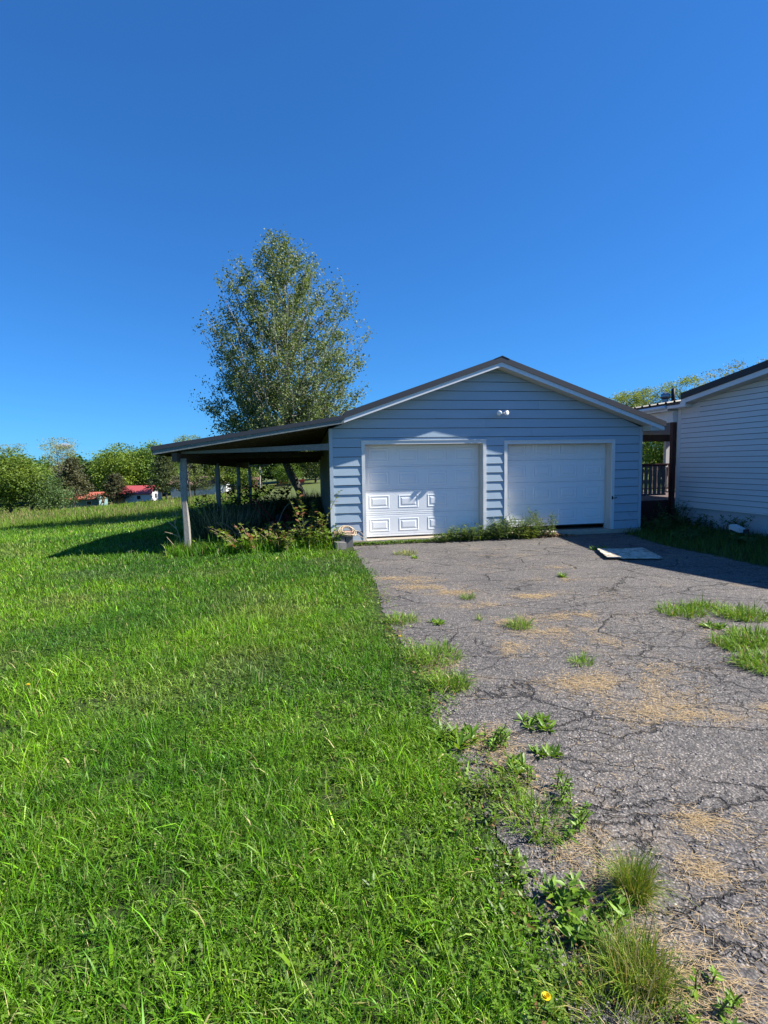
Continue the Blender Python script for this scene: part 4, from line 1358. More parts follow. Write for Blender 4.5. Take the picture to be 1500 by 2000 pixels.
def leafy_weed(name, label, loc, stems, h, leaf, spread, colA, colB, per=16, cat='weed', group=None, droop=.3, rosette=False, asp=.3, stemmat=None, bend=.5, red=0.0):
    """stems with leaves; stems and leaves are parts"""
    e = empty(name, label, cat, loc, 0, group)
    sb = MB(); cs, ds, ns, ls, co = [], [], [], [], []
    for s in range(stems):
        a = rng.uniform(0, 6.28); r = spread * .5 * math.sqrt(rng.random())
        hh = h * rng.uniform(.6, 1.1)
        p0 = np.array([r * math.cos(a), r * math.sin(a), -.01])
        oa = a + rng.normal(0, .5)
        out = np.array([math.cos(oa), math.sin(oa), 0]) * hh * bend * rng.uniform(.2, 1.0)
        P = [p0 + out * (t ** 1.7) + np.array([0, 0, hh * t * (1 - .18 * bend * t)]) for t in np.linspace(0, 1, 5)]
        if not rosette:
            sb.tube(P, [.0045, .004, .0035, .003, .002] if h < .6 else [.008, .007, .006, .004, .0025], 4)
        for j in range(per):
            t = rng.uniform(.12, 1.0) if not rosette else rng.uniform(0, .25)
            i = min(3, int(t * 4)); f = t * 4 - i
            p = P[i] * (1 - f) + P[i + 1] * f
            b_ = rng.uniform(0, 6.28)
            up_ = rng.uniform(-droop, .75) if not rosette else rng.uniform(.05, 1.1)
            cs.append(p); ds.append([math.cos(b_), math.sin(b_), up_]); ns.append([rng.normal(0, .3), rng.normal(0, .3), 1.0])
            ls.append(leaf * rng.uniform(.55, 1.25) * (1.15 - .4 * t))
            q = rng.random()
            base_ = np.array([.24, .11, .06]) if (red and rng.random() < red) else np.array(colA) * q + np.array(colB) * (1 - q)
            co.append(base_ * rng.uniform(.75, 1.25))
    cs, ds, ns, ls, co = map(np.array, (cs, ds, ns, ls, co))
    V, T_, Q, C = leaves(cs, ds, ns, ls, ls * asp, co, .15)
    l_ = link('foliage', np_mesh('foliage', V, T_, Q, C, M['weed']), e); l_['kind'] = 'stuff'
    if not rosette:
        sb.build('stems', stemmat or M['stem'], e)['kind'] = 'stuff'
    return e

GA, GB = (.20, .33, .028), (.10, .21, .02)
YA, YB = (.25, .29, .035), (.15, .21, .02)
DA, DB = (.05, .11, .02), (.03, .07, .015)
def W3(x, y):
    return (x, y, AZ if x > edge_x(y) else g1(x, y))
weeds = [
    ('tuft', (1.08, 6.90), 70, .10, .005, .09, GA, GB, 'small grass weed in a straw patch below the shut door'),
    ('ros', (2.77, 8.09), 34, .12, .10, 'leafy weed rosette on the middle of the driveway below the plywood'),
    ('tuft', (1.44, 5.66), 130, .13, .005, .12, GA, GB, 'spiky grass weed with tall thin seed stalks on the mid driveway'),
    ('ros', (1.00, 3.49), 60, .12, .09, 'bright round rosette weed, upper of two on the near driveway'),
    ('ros', (0.95, 3.12), 50, .09, .075, 'yellowish round rosette weed, lower of two on the near driveway'),
    ('tuft', (1.70, 4.58), 60, .10, .006, .09, GA, GB, 'flat leaning grass weed alone between the straw patches'),
    ('tuft', (0.42, 10.45), 110, .10, .008, .22, YA, GB, 'yellow-green weeds in the crack below the shut garage door'),
    ('ros', (0.58, 9.95), 40, .10, .09, 'dark green rosette at the lower end of the crack by the shut door'),
    ('tuft', (0.18, 5.93), 150, .12, .006, .16, GA, GB, 'grass clump spilling over the lawn edge, first of the crack row'),
    ('ros', (0.55, 5.85), 60, .10, .08, 'low leafy weeds in the crack running out from the lawn edge'),
    ('tuft', (1.05, 5.93), 18, .10, .005, .03, GA, GB, 'tiny lone grass sprout at the end of the lawn-edge crack'),
    ('tuft', (0.42, 4.80), 320, .12, .006, .24, GA, GB, 'long tongue of grass reaching from the lawn over the asphalt'),
    ('tuft', (0.50, 4.16), 260, .13, .006, .14, GA, GB, 'dense dark grass clump on asphalt just off the lawn edge'),
    ('ros', (4.23, 10.50), 44, .16, .13, 'leafy weed sprouting at the far corner of the plywood sheet'),
    ('tuft', (3.40, 6.07), 240, .13, .008, .22, GA, GB, 'bright grass clump, leftmost of the patch at the right edge of the driveway'),
    ('tuft', (3.78, 6.28), 130, .11, .008, .13, GA, GB, 'small grass clump behind the bright one in the right-edge patch'),
    ('tuft', (3.98, 5.90), 330, .14, .008, .24, GA, GB, 'tall bright grass clump at the back of the right-edge patch'),
    ('ros', (3.45, 5.54), 80, .12, .09, 'loose leafy weeds in the middle of the right-edge patch'),
    ('tuft', (3.62, 5.13), 300, .12, .008, .22, GA, GB, 'dark-based grass clump in the right-edge patch by the frame border'),
    ('tuft', (3.32, 4.95), 240, .11, .008, .2, GA, GB, 'low grass clump in the front middle of the right-edge patch'),
    ('tuft', (3.22, 4.42), 300, .12, .008, .22, GA, GB, 'nearest spreading grass clump of the right-edge patch'),
    ('ros', (0.42, 3.32), 70, .16, .11, 'weed cluster at the broken asphalt edge beside the lawn'),
    ('stem', (0.60, 3.25), 10, .16, .055, .14, 'upright weeds with small leaves at the broken asphalt edge'),
    ('ros', (0.72, 2.98), 60, .10, .085, 'yellow-green leafy weeds on the crumbling edge of the driveway'),
    ('stem', (0.74, 2.62), 26, .17, .055, .30, 'big leafy weed patch on the crumbling near edge of the driveway'),
    ('tuft', (0.72, 2.50), 160, .12, .004, .14, GA, GB, 'fine grass growing through the big leafy weed patch'),
    ('fine', (0.99, 2.05), 950, .125, .0024, .06, YA, GB, 'round fountain of fine wiry grass standing on the near driveway'),
    ('stem', (0.76, 1.96), 11, .15, .085, .16, 'broad-leaved weed cluster beside the fine wiry grass'),
    ('ros', (0.70, 1.84), 36, .08, .08, 'flat pale rosette at the foot of the broad-leaved weeds'),
    ('fine', (0.84, 1.70), 950, .11, .0024, .11, YA, GB, 'second fine wiry grass clump nearest the camera'),
    ('ros', (0.52, 2.23), 40, .09, .06, 'small reddish-edged weeds between lawn and crumbling asphalt'),
    ('tuft', (0.60, 2.75), 130, .10, .004, .12, YA, GB, 'thin patchy grass at the lawn border above the leafy patch'),
    ('stem', (1.02, 1.58), 5, .12, .05, .12, 'pale seedlings with blunt leaves at the bottom edge of the driveway'),
    ('tuft', (0.72, 1.52), 300, .13, .003, .20, YA, GB, 'mixed dry and green grass at the bottom edge of the driveway'),
]
for wd_ in weeds:
    k, (x, y) = wd_[0], wd_[1]
    if k == 'tuft':
        _, _, n, h, w, sp, ca, cb, lab = wd_
        plant_tuft('grass_weed', lab, W3(x, y), int(n * 1.9), h * .80, w * .9, sp * 1.1, ca, cb, 1.35, .08, 'weed', 'weeds on the driveway', 5 if 'seed' in lab else 0)
    elif k == 'fine':
        _, _, n, h, w, sp, ca, cb, lab = wd_
        plant_tuft('grass_weed', lab, W3(x, y), n, h, w, sp, ca, cb, .85, .14, 'weed', 'weeds on the driveway', 14)
    elif k == 'ros':
        _, _, n, h, lf, lab = wd_
        leafy_weed('rosette_weed', lab, W3(x, y), max(3, n // 8), .045, lf * .85, h * 1.6, GA, GB, 12, 'weed', 'weeds on the driveway', rosette=True, asp=.24)
    else:
        _, _, n, h, lf, sp, lab = wd_
        leafy_weed('leafy_weed', lab, W3(x, y), int(n * 1.3), h * .72, lf * .8, sp * 1.9, GA, GB, 16, 'weed', 'weeds on the driveway', asp=.30)

# dandelions
def dandelion(x, y, h, label):
    e = empty('dandelion', label, 'flower', (x, y, g1(x, y)), 0, 'dandelions in the grass')
    MB().tube([(0, 0, 0), (.01, 0, h * .5), (.012, -.012, h)], .0022, 5).build('stem', M['stem'], e)
    b = MB()
    for ring, (r, zt, m_) in enumerate(((.015, .006, 18), (.010, .010, 13), (.005, .012, 7))):
        for i in range(m_):
            a = 2 * math.pi * i / m_ + ring * .3
            c, s = math.cos(a), math.sin(a)
            b.add([(.012 - .0022 * s, -.012 + .0022 * c, h), (.012 + .0022 * s, -.012 - .0022 * c, h), (.012 + r * c + .0018 * s, -.012 + r * s - .0018 * c, h + zt), (.012 + r * c - .0018 * s, -.012 + r * s + .0018 * c, h + zt)], [(0, 1, 2, 3)])
    b.build('petals', M['yellow'], e)
M['yellow'] = plain('dandelion_yellow', (.80, .60, .015), .6, .1, 30)
dandelion(-2.80, 4.06, .12, 'yellow dandelion in the lawn near the left border of the picture')
dandelion(.47, 1.56, .10, 'yellow dandelion at the bottom beside the crumbling asphalt')
dandelion(.12, 5.10, .11, 'small yellow dandelion at the lawn edge halfway up the driveway')

# weeds in front of the casing between the doors
wl = [(2.45, -.16, .22, 6, 'short grey-green weed at the far left of the row below the doors'), (2.75, -.16, .34, 9, 'leafy weed left of the casing in front of the shut door'),
      (3.15, -.18, .40, 11, 'bushy weed just left of the strip between the doors'), (3.55, -.18, .38, 12, 'dense weed at the foot of the left door casing'),
      (3.90, -.18, .56, 12, 'tall weed growing in front of the strip between the doors'), (4.22, -.20, .62, 10, 'spindly tall weed at the left casing of the raised door'),
      (4.42, -.22, .26, 12, 'yellow-green low weed at the edge of the asphalt below the raised door'), (4.75, -.16, .52, 9, 'thin weed in front of the raised door, left part'),
      (5.02, -.14, .70, 8, 'tallest grey-green weed beside the dead leaves below the raised door')]
for u, d, h, st, lab in wl:
    yel = 'yellow' in lab
    leafy_weed('tall_weed', lab, loc2w(u, d, .01), int(st * 1.6), h, .12, .42, (.22, .27, .04) if yel else (.15, .22, .06), (.14, .20, .03) if yel else (.07, .13, .035), 30, 'weed', 'weeds below the garage doors', asp=.24, bend=.45)
# green strip along the slab
n = 4200
u = rng.uniform(.25, 5.2, n); d = -.10 - np.abs(rng.normal(0, .06, n))
k = rng.random(n) < np.where(u < 2.7, .9, .6); u, d = u[k], d[k]; n = len(u)
x = GO.x + u * math.cos(TH) - d * math.sin(TH); y = GO.y + u * math.sin(TH) + d * math.cos(TH)
a = rng.uniform(0, 6.28, n)
c = np.array([.12, .22, .03]) * rng.uniform(.5, 1.4, (n, 1))
ln = rng.uniform(.03, .07, n)
V, T_, Q, C = leaves(np.stack([x, y, np.full(n, .012) + rng.uniform(0, .05, n)], 1), np.stack([np.cos(a), np.sin(a), rng.uniform(0, 1, n)], 1), np.tile([0, 0, 1.], (n, 1)) + rng.normal(0, .3, (n, 3)), ln, ln * .45, c, .15)
tag(link('slab_weeds', np_mesh('slab_weeds', V, T_, Q, C, M['weed'])), 'low green weeds along the joint between slab and asphalt', 'weeds', None, 'stuff')
# dead leaves in the corner by the raised door
n = 900
u = rng.normal(5.05, .38, n); d = -.13 - np.abs(rng.normal(0, .09, n))
u = np.clip(u, 4.0, 5.7)
x = GO.x + u * math.cos(TH) - d * math.sin(TH); y = GO.y + u * math.sin(TH) + d * math.cos(TH)
a = rng.uniform(0, 6.28, n); ln = rng.uniform(.03, .08, n)
z = .014 + rng.uniform(0, .075, n) * np.exp(-((u - 5.05) / .35) ** 2)
c = np.where(rng.random((n, 1)) < .5, np.array([[.20, .10, .05]]), np.array([[.40, .29, .18]])) * rng.uniform(.5, 1.3, (n, 1))
V, T_, Q, C = leaves(np.stack([x, y, z], 1), np.stack([np.cos(a), np.sin(a), rng.normal(0, .3, n)], 1), np.tile([0, 0, 1.], (n, 1)) + rng.normal(0, .4, (n, 3)), ln, ln * .5, c, .2)
tag(link('leaf_litter', np_mesh('leaf_litter', V, T_, Q, C, M['straw'])), 'drift of dead brown leaves against the slab by the raised door', 'leaves', None, 'stuff')

# straw on the asphalt
patches = [((.22, 8.23), .30, .10, 240), ((.56, 7.6), .35, .12, 300), ((.88, 7.25), .30, .12, 260), ((.62, 7.95), .28, .08, 160), ((1.05, 6.55), .30, .10, 180), ((1.94, 6.97), .22, .09, 220), ((1.35, 5.86), .26, .14, 260), ((2.2, 6.0), .36, .10, 330),
           ((1.68, 5.45), .32, .14, 220), ((1.98, 5.1), .25, .14, 240), ((1.24, 5.0), .14, .25, 300), ((1.60, 4.15), .30, .14, 360), ((2.1, 4.05), .34, .20, 360), ((1.89, 3.62), .36, .16, 420), ((2.6, 3.6), .34, .10, 360), ((1.50, 2.48), .10, .07, 260),
           ((1.36, 2.13), .12, .10, 420), ((1.34, 1.95), .14, .07, 360), ((2.41, 10.1), .22, .10, 60), ((2.79, 8.85), .25, .12, 70), ((2.2, 4.4), .3, .12, 160), ((.74, 2.8), .14, .3, 520), ((.86, 2.2), .14, .2, 520), ((.95, 1.75), .2, .2, 620), ((1.15, 1.6), .15, .12, 420),
           ((.62, 3.3), .12, .3, 260), ((.45, 4.5), .15, .25, 160), ((2.6, 7.0), .5, .2, 90), ((3.3, 5.2), .3, .5, 160), ((1.25, 3.0), .35, .35, 110), ((2.5, 7.9), .25, .1, 130), ((1.5, 9.0), .5, .3, 60), ((1.75, 2.35), .2, .12, 200)]
pts = []
for (px, py), sx, sy, n in patches:
    n = int(n * (4.0 if py > 3.2 else 1.7))
    pts.append(np.stack([rng.normal(px, sx * .75, n), rng.normal(py, sy * .8, n)], 1))
pts.append(np.stack([rng.uniform(.5, 4, 900), rng.uniform(1.4, 10, 900)], 1))
pts = np.concatenate(pts)
k = pts[:, 0] > edge_x(pts[:, 1]) - .12
k &= (vnoise(pts[:, 0] * 1.0, pts[:, 1] * .6, .11) * .5 + vnoise(pts[:, 0] + 5, pts[:, 1], .33) * .5) > rng.uniform(.30, .62, len(pts))
pts = pts[k]; n = len(pts)
a = np.where(rng.random(n) < .5, rng.normal(-.2, .5, n), rng.uniform(0, 6.28, n))
ln = rng.uniform(.025, .085, n)
c = np.array([.50, .36, .185]) * rng.uniform(.6, 1.3, (n, 1))
V, T_, Q, C = leaves(np.stack([pts[:, 0], pts[:, 1], AZ + .003 + rng.uniform(0, .008, n)], 1), np.stack([np.cos(a), np.sin(a), rng.normal(0, .06, n)], 1), np.tile([0, 0, 1.], (n, 1)), ln, np.clip(.0008 + .00045 * pts[:, 1], .0016, .005), c, .1)
tag(link('dry_straw', np_mesh('dry_straw', V, T_, Q, C, M['straw'])), 'dry tan grass clippings strewn in patches over the driveway', 'straw', None, 'stuff')

# loose stones along the crumbling edge
def stone_field(name, label, xy, size, base, z0):
    n = len(xy)
    octv = np.array([(1, 0, 0), (-1, 0, 0), (0, 1, 0), (0, -1, 0), (0, 0, 1), (0, 0, -1)], float)
    octf = np.array([(0, 2, 4), (2, 1, 4), (1, 3, 4), (3, 0, 4), (2, 0, 5), (1, 2, 5), (3, 1, 5), (0, 3, 5)])
    s = size * np.clip(rng.lognormal(0, .35, n), .3, 2.0)
    sc = s[:, None, None] * rng.uniform(.55, 1.1, (n, 6, 1)) * np.array([1, 1, .6])
    a = rng.uniform(0, 6.28, n)
    ca, sa = np.cos(a)[:, None], np.sin(a)[:, None]
    v = octv[None] * sc
    vx = v[..., 0] * ca - v[..., 1] * sa; vy = v[..., 0] * sa + v[..., 1] * ca
    V = np.stack([vx + xy[:, :1], vy + xy[:, 1:], v[..., 2] + z0 + s[:, None] * .3], 2)
    Tt = (np.arange(n) * 6)[:, None, None] + octf[None]
    c = np.repeat(np.array(base) * rng.uniform(.5, 1.6, (n, 1)), 6, axis=0)
    return tag(link(name, np_mesh(name, V.reshape(-1, 3), Tt.reshape(-1, 3), None, c, M['straw'])), label, 'gravel', None, 'stuff')
yy = 1.35 + 3.2 * rng.random(3600) ** 1.6
xx = edge_x(yy) + rng.normal(.12, .16, 3600)
far = np.stack([rng.uniform(.6, 3.0, 5000), 1.35 + 4.5 * rng.random(5000) ** 1.5], 1)
far = far[far[:, 0] > edge_x(far[:, 1]) + .05]
stone_field('loose_gravel', 'loose gravel and asphalt crumbs on and along the driveway edge', np.concatenate([np.stack([xx, yy], 1), far]), .0048, (.20, .19, .185), AZ)

# brambles and weeds under the lean-to and along its front
def LWZ(u, d):
    x, y, _ = loc2w(u, d)
    return (x, y, g1(x, y))
PA, PB = (.22, .29, .05), (.12, .19, .03)
leafy_weed('bramble', 'pale green bramble in sun at the middle of the lean-to front', LWZ(-1.60, .00), 30, .70, .13, 1.3, PA, PB, 16, 'bramble', 'brambles under the lean-to', asp=.75, stemmat=M['drystem'], bend=1.0, red=.25)
leafy_weed('bramble', 'bramble with yellowish leaves between tie beam post and mower', LWZ(-1.00, -.05), 28, .62, .12, 1.1, PA, PB, 16, 'bramble', 'brambles under the lean-to', asp=.75, stemmat=M['drystem'], bend=.9, red=.2)
leafy_weed('bramble', 'low bramble nearest the garage corner under the lean-to', LWZ(-.52, -.12), 24, .55, .11, .9, (.16, .26, .04), PB, 16, 'bramble', 'brambles under the lean-to', asp=.7, stemmat=M['drystem'], bend=.8)
leafy_weed('sapling', 'tall leafy sapling against the dark side wall of the garage', LWZ(-.42, -.02), 14, 1.30, .13, .40, (.24, .30, .07), (.12, .18, .03), 30, 'sapling', None, asp=.6, bend=.35, red=.12)
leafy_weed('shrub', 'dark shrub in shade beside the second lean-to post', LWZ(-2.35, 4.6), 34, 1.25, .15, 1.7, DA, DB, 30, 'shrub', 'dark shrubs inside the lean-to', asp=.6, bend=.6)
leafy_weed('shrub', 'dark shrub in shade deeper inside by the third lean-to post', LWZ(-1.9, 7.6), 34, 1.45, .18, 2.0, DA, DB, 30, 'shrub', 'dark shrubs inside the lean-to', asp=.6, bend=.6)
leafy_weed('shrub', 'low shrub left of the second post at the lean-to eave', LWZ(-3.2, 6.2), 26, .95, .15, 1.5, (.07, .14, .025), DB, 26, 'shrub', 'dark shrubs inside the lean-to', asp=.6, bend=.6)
leafy_weed('leafy_weed', 'thick green weed clump at the garage corner by the blocks', LWZ(-.22, -.18), 26, .46, .11, .6, GA, GB, 22, 'weed', 'weeds along the lean-to front', asp=.35)
leafy_weed('leafy_weed', 'low green weeds below the brambles, nearer the blocks', LWZ(-.85, -.05), 24, .32, .10, .9, GA, GB, 18, 'weed', 'weeds along the lean-to front', asp=.4)
leafy_weed('leafy_weed', 'low green weeds below the pale bramble', LWZ(-1.60, .05), 24, .30, .10, .9, GA, GB, 18, 'weed', 'weeds along the lean-to front', asp=.4)
leafy_weed('leafy_weed', 'small weeds right of the front post foot', LWZ(-2.55, .10), 18, .26, .09, .7, GA, GB, 16, 'weed', 'weeds along the lean-to front', asp=.4)
plant_tuft('dry_grass_clump', 'tall dry grass in the shade right of the front post', LWZ(-2.45, 1.6), 1100, .60, .012, .75, (.07, .075, .035), (.045, .06, .025), .35, .35, 'grass clump')  # blade colours darkened to deepen the shade under the roof
plant_tuft('dry_grass_clump', 'tall grass tinted darker for shade farther inside behind the front post', LWZ(-2.2, 3.2), 900, .60, .012, .9, (.05, .065, .03), (.04, .06, .02), .35, .2, 'grass clump')  # darker again farther in, shade put into the blade colour
plant_tuft('grass_weed', 'long grass around the foot of the front lean-to post', LWZ(-3.0, -.05), 420, .20, .008, .32, GA, YB, .6, .1, 'weed')
# grass along the lean-to front edge
parts = []
n = 5200
u = rng.uniform(-3.4, .1, n); d = rng.normal(-.12, .22, n)
x = GO.x + u * math.cos(TH) - d * math.sin(TH); y = GO.y + u * math.sin(TH) + d * math.cos(TH)
parts.append(blades(np.stack([x, y, gz(x, y)], 1), .19 * rng.lognormal(0, .3, n), .009 * rng.lognormal(0, .25, n), rng.uniform(0, 6.28, n), np.abs(rng.normal(.2, .4, n)), gcol(n, x, y), 3))
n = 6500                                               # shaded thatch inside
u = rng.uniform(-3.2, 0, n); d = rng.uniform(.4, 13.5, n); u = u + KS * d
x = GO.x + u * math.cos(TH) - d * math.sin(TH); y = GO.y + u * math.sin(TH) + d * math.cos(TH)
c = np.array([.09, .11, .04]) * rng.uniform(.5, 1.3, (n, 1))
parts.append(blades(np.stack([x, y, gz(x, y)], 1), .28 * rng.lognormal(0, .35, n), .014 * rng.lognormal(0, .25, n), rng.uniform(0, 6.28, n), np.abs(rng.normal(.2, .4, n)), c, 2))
V, T_, Q, C = join(parts)
tag(link('shelter_grass', np_mesh('shelter_grass', V, T_, Q, C, M['grass'])), 'rough grass along the front of and under the lean-to', 'grass', None, 'stuff')
# dead stalk beside the front post
e = empty('dead_stalk', 'bare forked dead stalks leaning left of the front post', 'stalk', LWZ(-3.12, .02), TH)
for pts in ([(0, 0, 0), (-.06, 0, .35), (-.14, 0, .62), (-.18, 0, .85)], [(-.10, 0, .5), (-.22, .02, .62), (-.32, .02, .70)], [(-.06, 0, .34), (-.2, -.02, .42), (-.34, -.02, .46)], [(-.02, -.03, 0), (-.14, -.05, .14), (-.30, -.06, .36)], [(-.14, 0, .62), (-.10, 0, .78), (-.12, 0, .95)]):
    MB().tube(pts, [.011, .009, .006, .004][:len(pts)], 5).build('stalk', M['drystem'], e)
# bare canes leaning out of the brambles
for k, (u, d, du, h, lab) in enumerate(((-1.9, .6, -.7, .55, 'bare grey cane arching left from the brambles'), (-1.3, .9, .55, .9, 'bare brown cane arching up behind the brambles'), (-1.75, .5, -.5, .32, 'short bare cane lying at the left of the brambles'))):
    P = [(du * t, .05 * math.sin(t * 3), h * math.sin(t * 2.0)) for t in np.linspace(0, 1, 8)]
    b = MB(); b.tube(P, list(np.linspace(.010, .004, 8)), 5)
    o = b.build('cane', M['drystem']); o.location = LWZ(u, d); o.rotation_euler = (0, 0, TH); tag(o, lab, 'cane', 'bare canes in the brambles')

# shaded weeds by the house
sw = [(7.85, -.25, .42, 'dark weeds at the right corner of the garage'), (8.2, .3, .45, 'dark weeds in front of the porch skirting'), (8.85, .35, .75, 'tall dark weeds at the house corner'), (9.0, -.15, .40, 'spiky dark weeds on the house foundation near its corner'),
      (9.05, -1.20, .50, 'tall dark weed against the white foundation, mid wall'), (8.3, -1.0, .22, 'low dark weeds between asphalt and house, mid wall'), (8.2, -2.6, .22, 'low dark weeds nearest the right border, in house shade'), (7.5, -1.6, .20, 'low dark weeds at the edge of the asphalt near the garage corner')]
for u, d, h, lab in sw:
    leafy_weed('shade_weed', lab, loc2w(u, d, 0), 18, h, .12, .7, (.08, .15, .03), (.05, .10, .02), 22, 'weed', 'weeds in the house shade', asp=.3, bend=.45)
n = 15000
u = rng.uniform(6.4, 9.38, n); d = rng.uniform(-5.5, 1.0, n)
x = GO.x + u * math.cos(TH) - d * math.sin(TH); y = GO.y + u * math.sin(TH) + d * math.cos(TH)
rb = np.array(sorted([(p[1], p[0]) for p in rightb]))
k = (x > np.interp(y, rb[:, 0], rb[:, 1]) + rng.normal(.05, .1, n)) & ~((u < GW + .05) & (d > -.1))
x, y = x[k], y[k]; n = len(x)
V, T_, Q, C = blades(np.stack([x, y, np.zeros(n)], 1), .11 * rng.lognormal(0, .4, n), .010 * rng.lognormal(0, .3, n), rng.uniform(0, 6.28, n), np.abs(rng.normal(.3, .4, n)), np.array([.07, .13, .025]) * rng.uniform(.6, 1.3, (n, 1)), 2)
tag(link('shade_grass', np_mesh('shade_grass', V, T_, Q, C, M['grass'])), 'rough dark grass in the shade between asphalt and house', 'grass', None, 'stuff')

# ------------------------------------------------------------------ the tall tree behind the lean-to
def main_tree():
    bx, by = -3.75, 26.2
    z0 = g1(bx, by)
    e = empty('tall_tree', 'tall airy tree with small silvery-green leaves rising behind the lean-to', 'tree', (bx, by, z0 - .1))
    tr = np.array([(-.18, 0, 0), (-.38, 0, .55), (-.72, 0, 1.2), (-1.02, 0, 1.95), (-1.05, .05, 2.8), (-.92, .1, 4.2), (-.78, .1, 6.2), (-.74, .05, 8.3), (-.80, 0, 10.4), (-.88, 0, 12.2)])
    rad = [.24, .205, .19, .178, .165, .145, .115, .08, .045, .012]
    tb = MB(); tb.tube([tuple(p) for p in tr], rad, 12)
    def trunk_at(z):
        return np.array([np.interp(z, tr[:, 2], tr[:, i]) for i in range(3)])
    envz = [2.0, 2.7, 4.0, 5.2, 6.5, 8.2, 9.4, 10.4, 11.3, 12.4]
    envr = [3.0, 3.7, 4.0, 4.0, 4.05, 3.95, 3.5, 2.7, 1.8, .5]
    br = MB(); cen, dirs = [], []
    def limb(p0, p1, r0, depth):
        n = 7
        sag = rng.normal(0, .08, 3)
        L_ = np.linalg.norm(p1 - p0)
        P = []
        for t in np.linspace(0, 1, n):
            q = p0 * (1 - t) + p1 * t + sag * math.sin(t * math.pi) * L_ * .5
            q[2] -= .12 * L_ * math.sin(t * math.pi)
            P.append(q)
        br.tube([tuple(q) for q in P], list(np.linspace(r0, .006, n)), 5 if depth == 0 else 4, False)
        return np.array(P)
    targets = []
    for i in range(165):
        ze = 2.4 + 9.8 * ((i + rng.random()) / 165) ** 1.05
        az = i * 2.39996 + rng.normal(0, .25)
        R_ = np.interp(ze, envz, envr)
        r = R_ * rng.uniform(.72, 1.02)
        targets.append((az, r, ze))
    for az, r, ze in targets:
        ax = trunk_at(ze)
        p1 = np.array([ax[0] + r * math.cos(az), ax[1] + r * math.sin(az) * .95, ze])
        zs = max(2.1, ze - r * rng.uniform(.9, 1.6)); zs = min(zs, 11.6)
        p0 = trunk_at(zs)
        P = limb(p0, p1, .022 + .012 * r, 0)
        m_ = int(5 + r * 3.6)
        for j in range(m_):
            t = rng.uniform(.28, 1.0)
            q = P[min(6, int(t * 6))]
            ln = rng.uniform(.35, .85) * (.55 + .18 * r)
            dv = unit(1)[0] * .75 + (p1 - p0) / np.linalg.norm(p1 - p0) * .55 + np.array([0, 0, .25])
            dv /= np.linalg.norm(dv)
            p2 = q + dv * ln
            br.tube([tuple(q), tuple((q + p2) / 2 + np.array([0, 0, .03])), tuple(p2)], [.008, .006, .003], 3, False)
            kk = int(rng.integers(31, 47))
            tt = rng.uniform(.1, 1.08, kk)[:, None]
            cen.append(q + (p2 - q) * tt + rng.normal(0, .11, (kk, 3)))
            dirs.append(np.tile(dv, (kk, 1)))
    for az, r, ze in targets:
        ax = trunk_at(ze)
        p1 = np.array([ax[0] + r * math.cos(az), ax[1] + r * math.sin(az) * .95, ze])
        kk = 26
        cen.append(p1 + rng.normal(0, .16, (kk, 3))); dirs.append(np.tile([0, 0, .5], (kk, 1)))
    cen, dirs = np.concatenate(cen), np.concatenate(dirs)
    keep = rng.random(len(cen)) < .88
    cen, dirs = cen[keep], dirs[keep]
    n = len(cen)
    d_ = dirs * .35 + unit(n) * .8 + np.array([0, 0, -.35])
    ln = rng.uniform(.07, .125, n)
    p = rng.random((n, 1))
    c = np.array([.165, .225, .06]) * p + np.array([.085, .135, .035]) * (1 - p)
    c = np.where(rng.random((n, 1)) < .22, np.array([[.21, .25, .12]]), c) * rng.uniform(.75, 1.25, (n, 1))
    V, T_, Q, C = leaves(cen, d_, unit(n), ln, ln * .72, c, .12)
    link('crown', np_mesh('crown', V, T_, Q, C, M['leaf']), e)
    t_ = tb.build('trunk', M['bark'], e, True)
    br.build('branches', M['barkpale'], e)
main_tree()

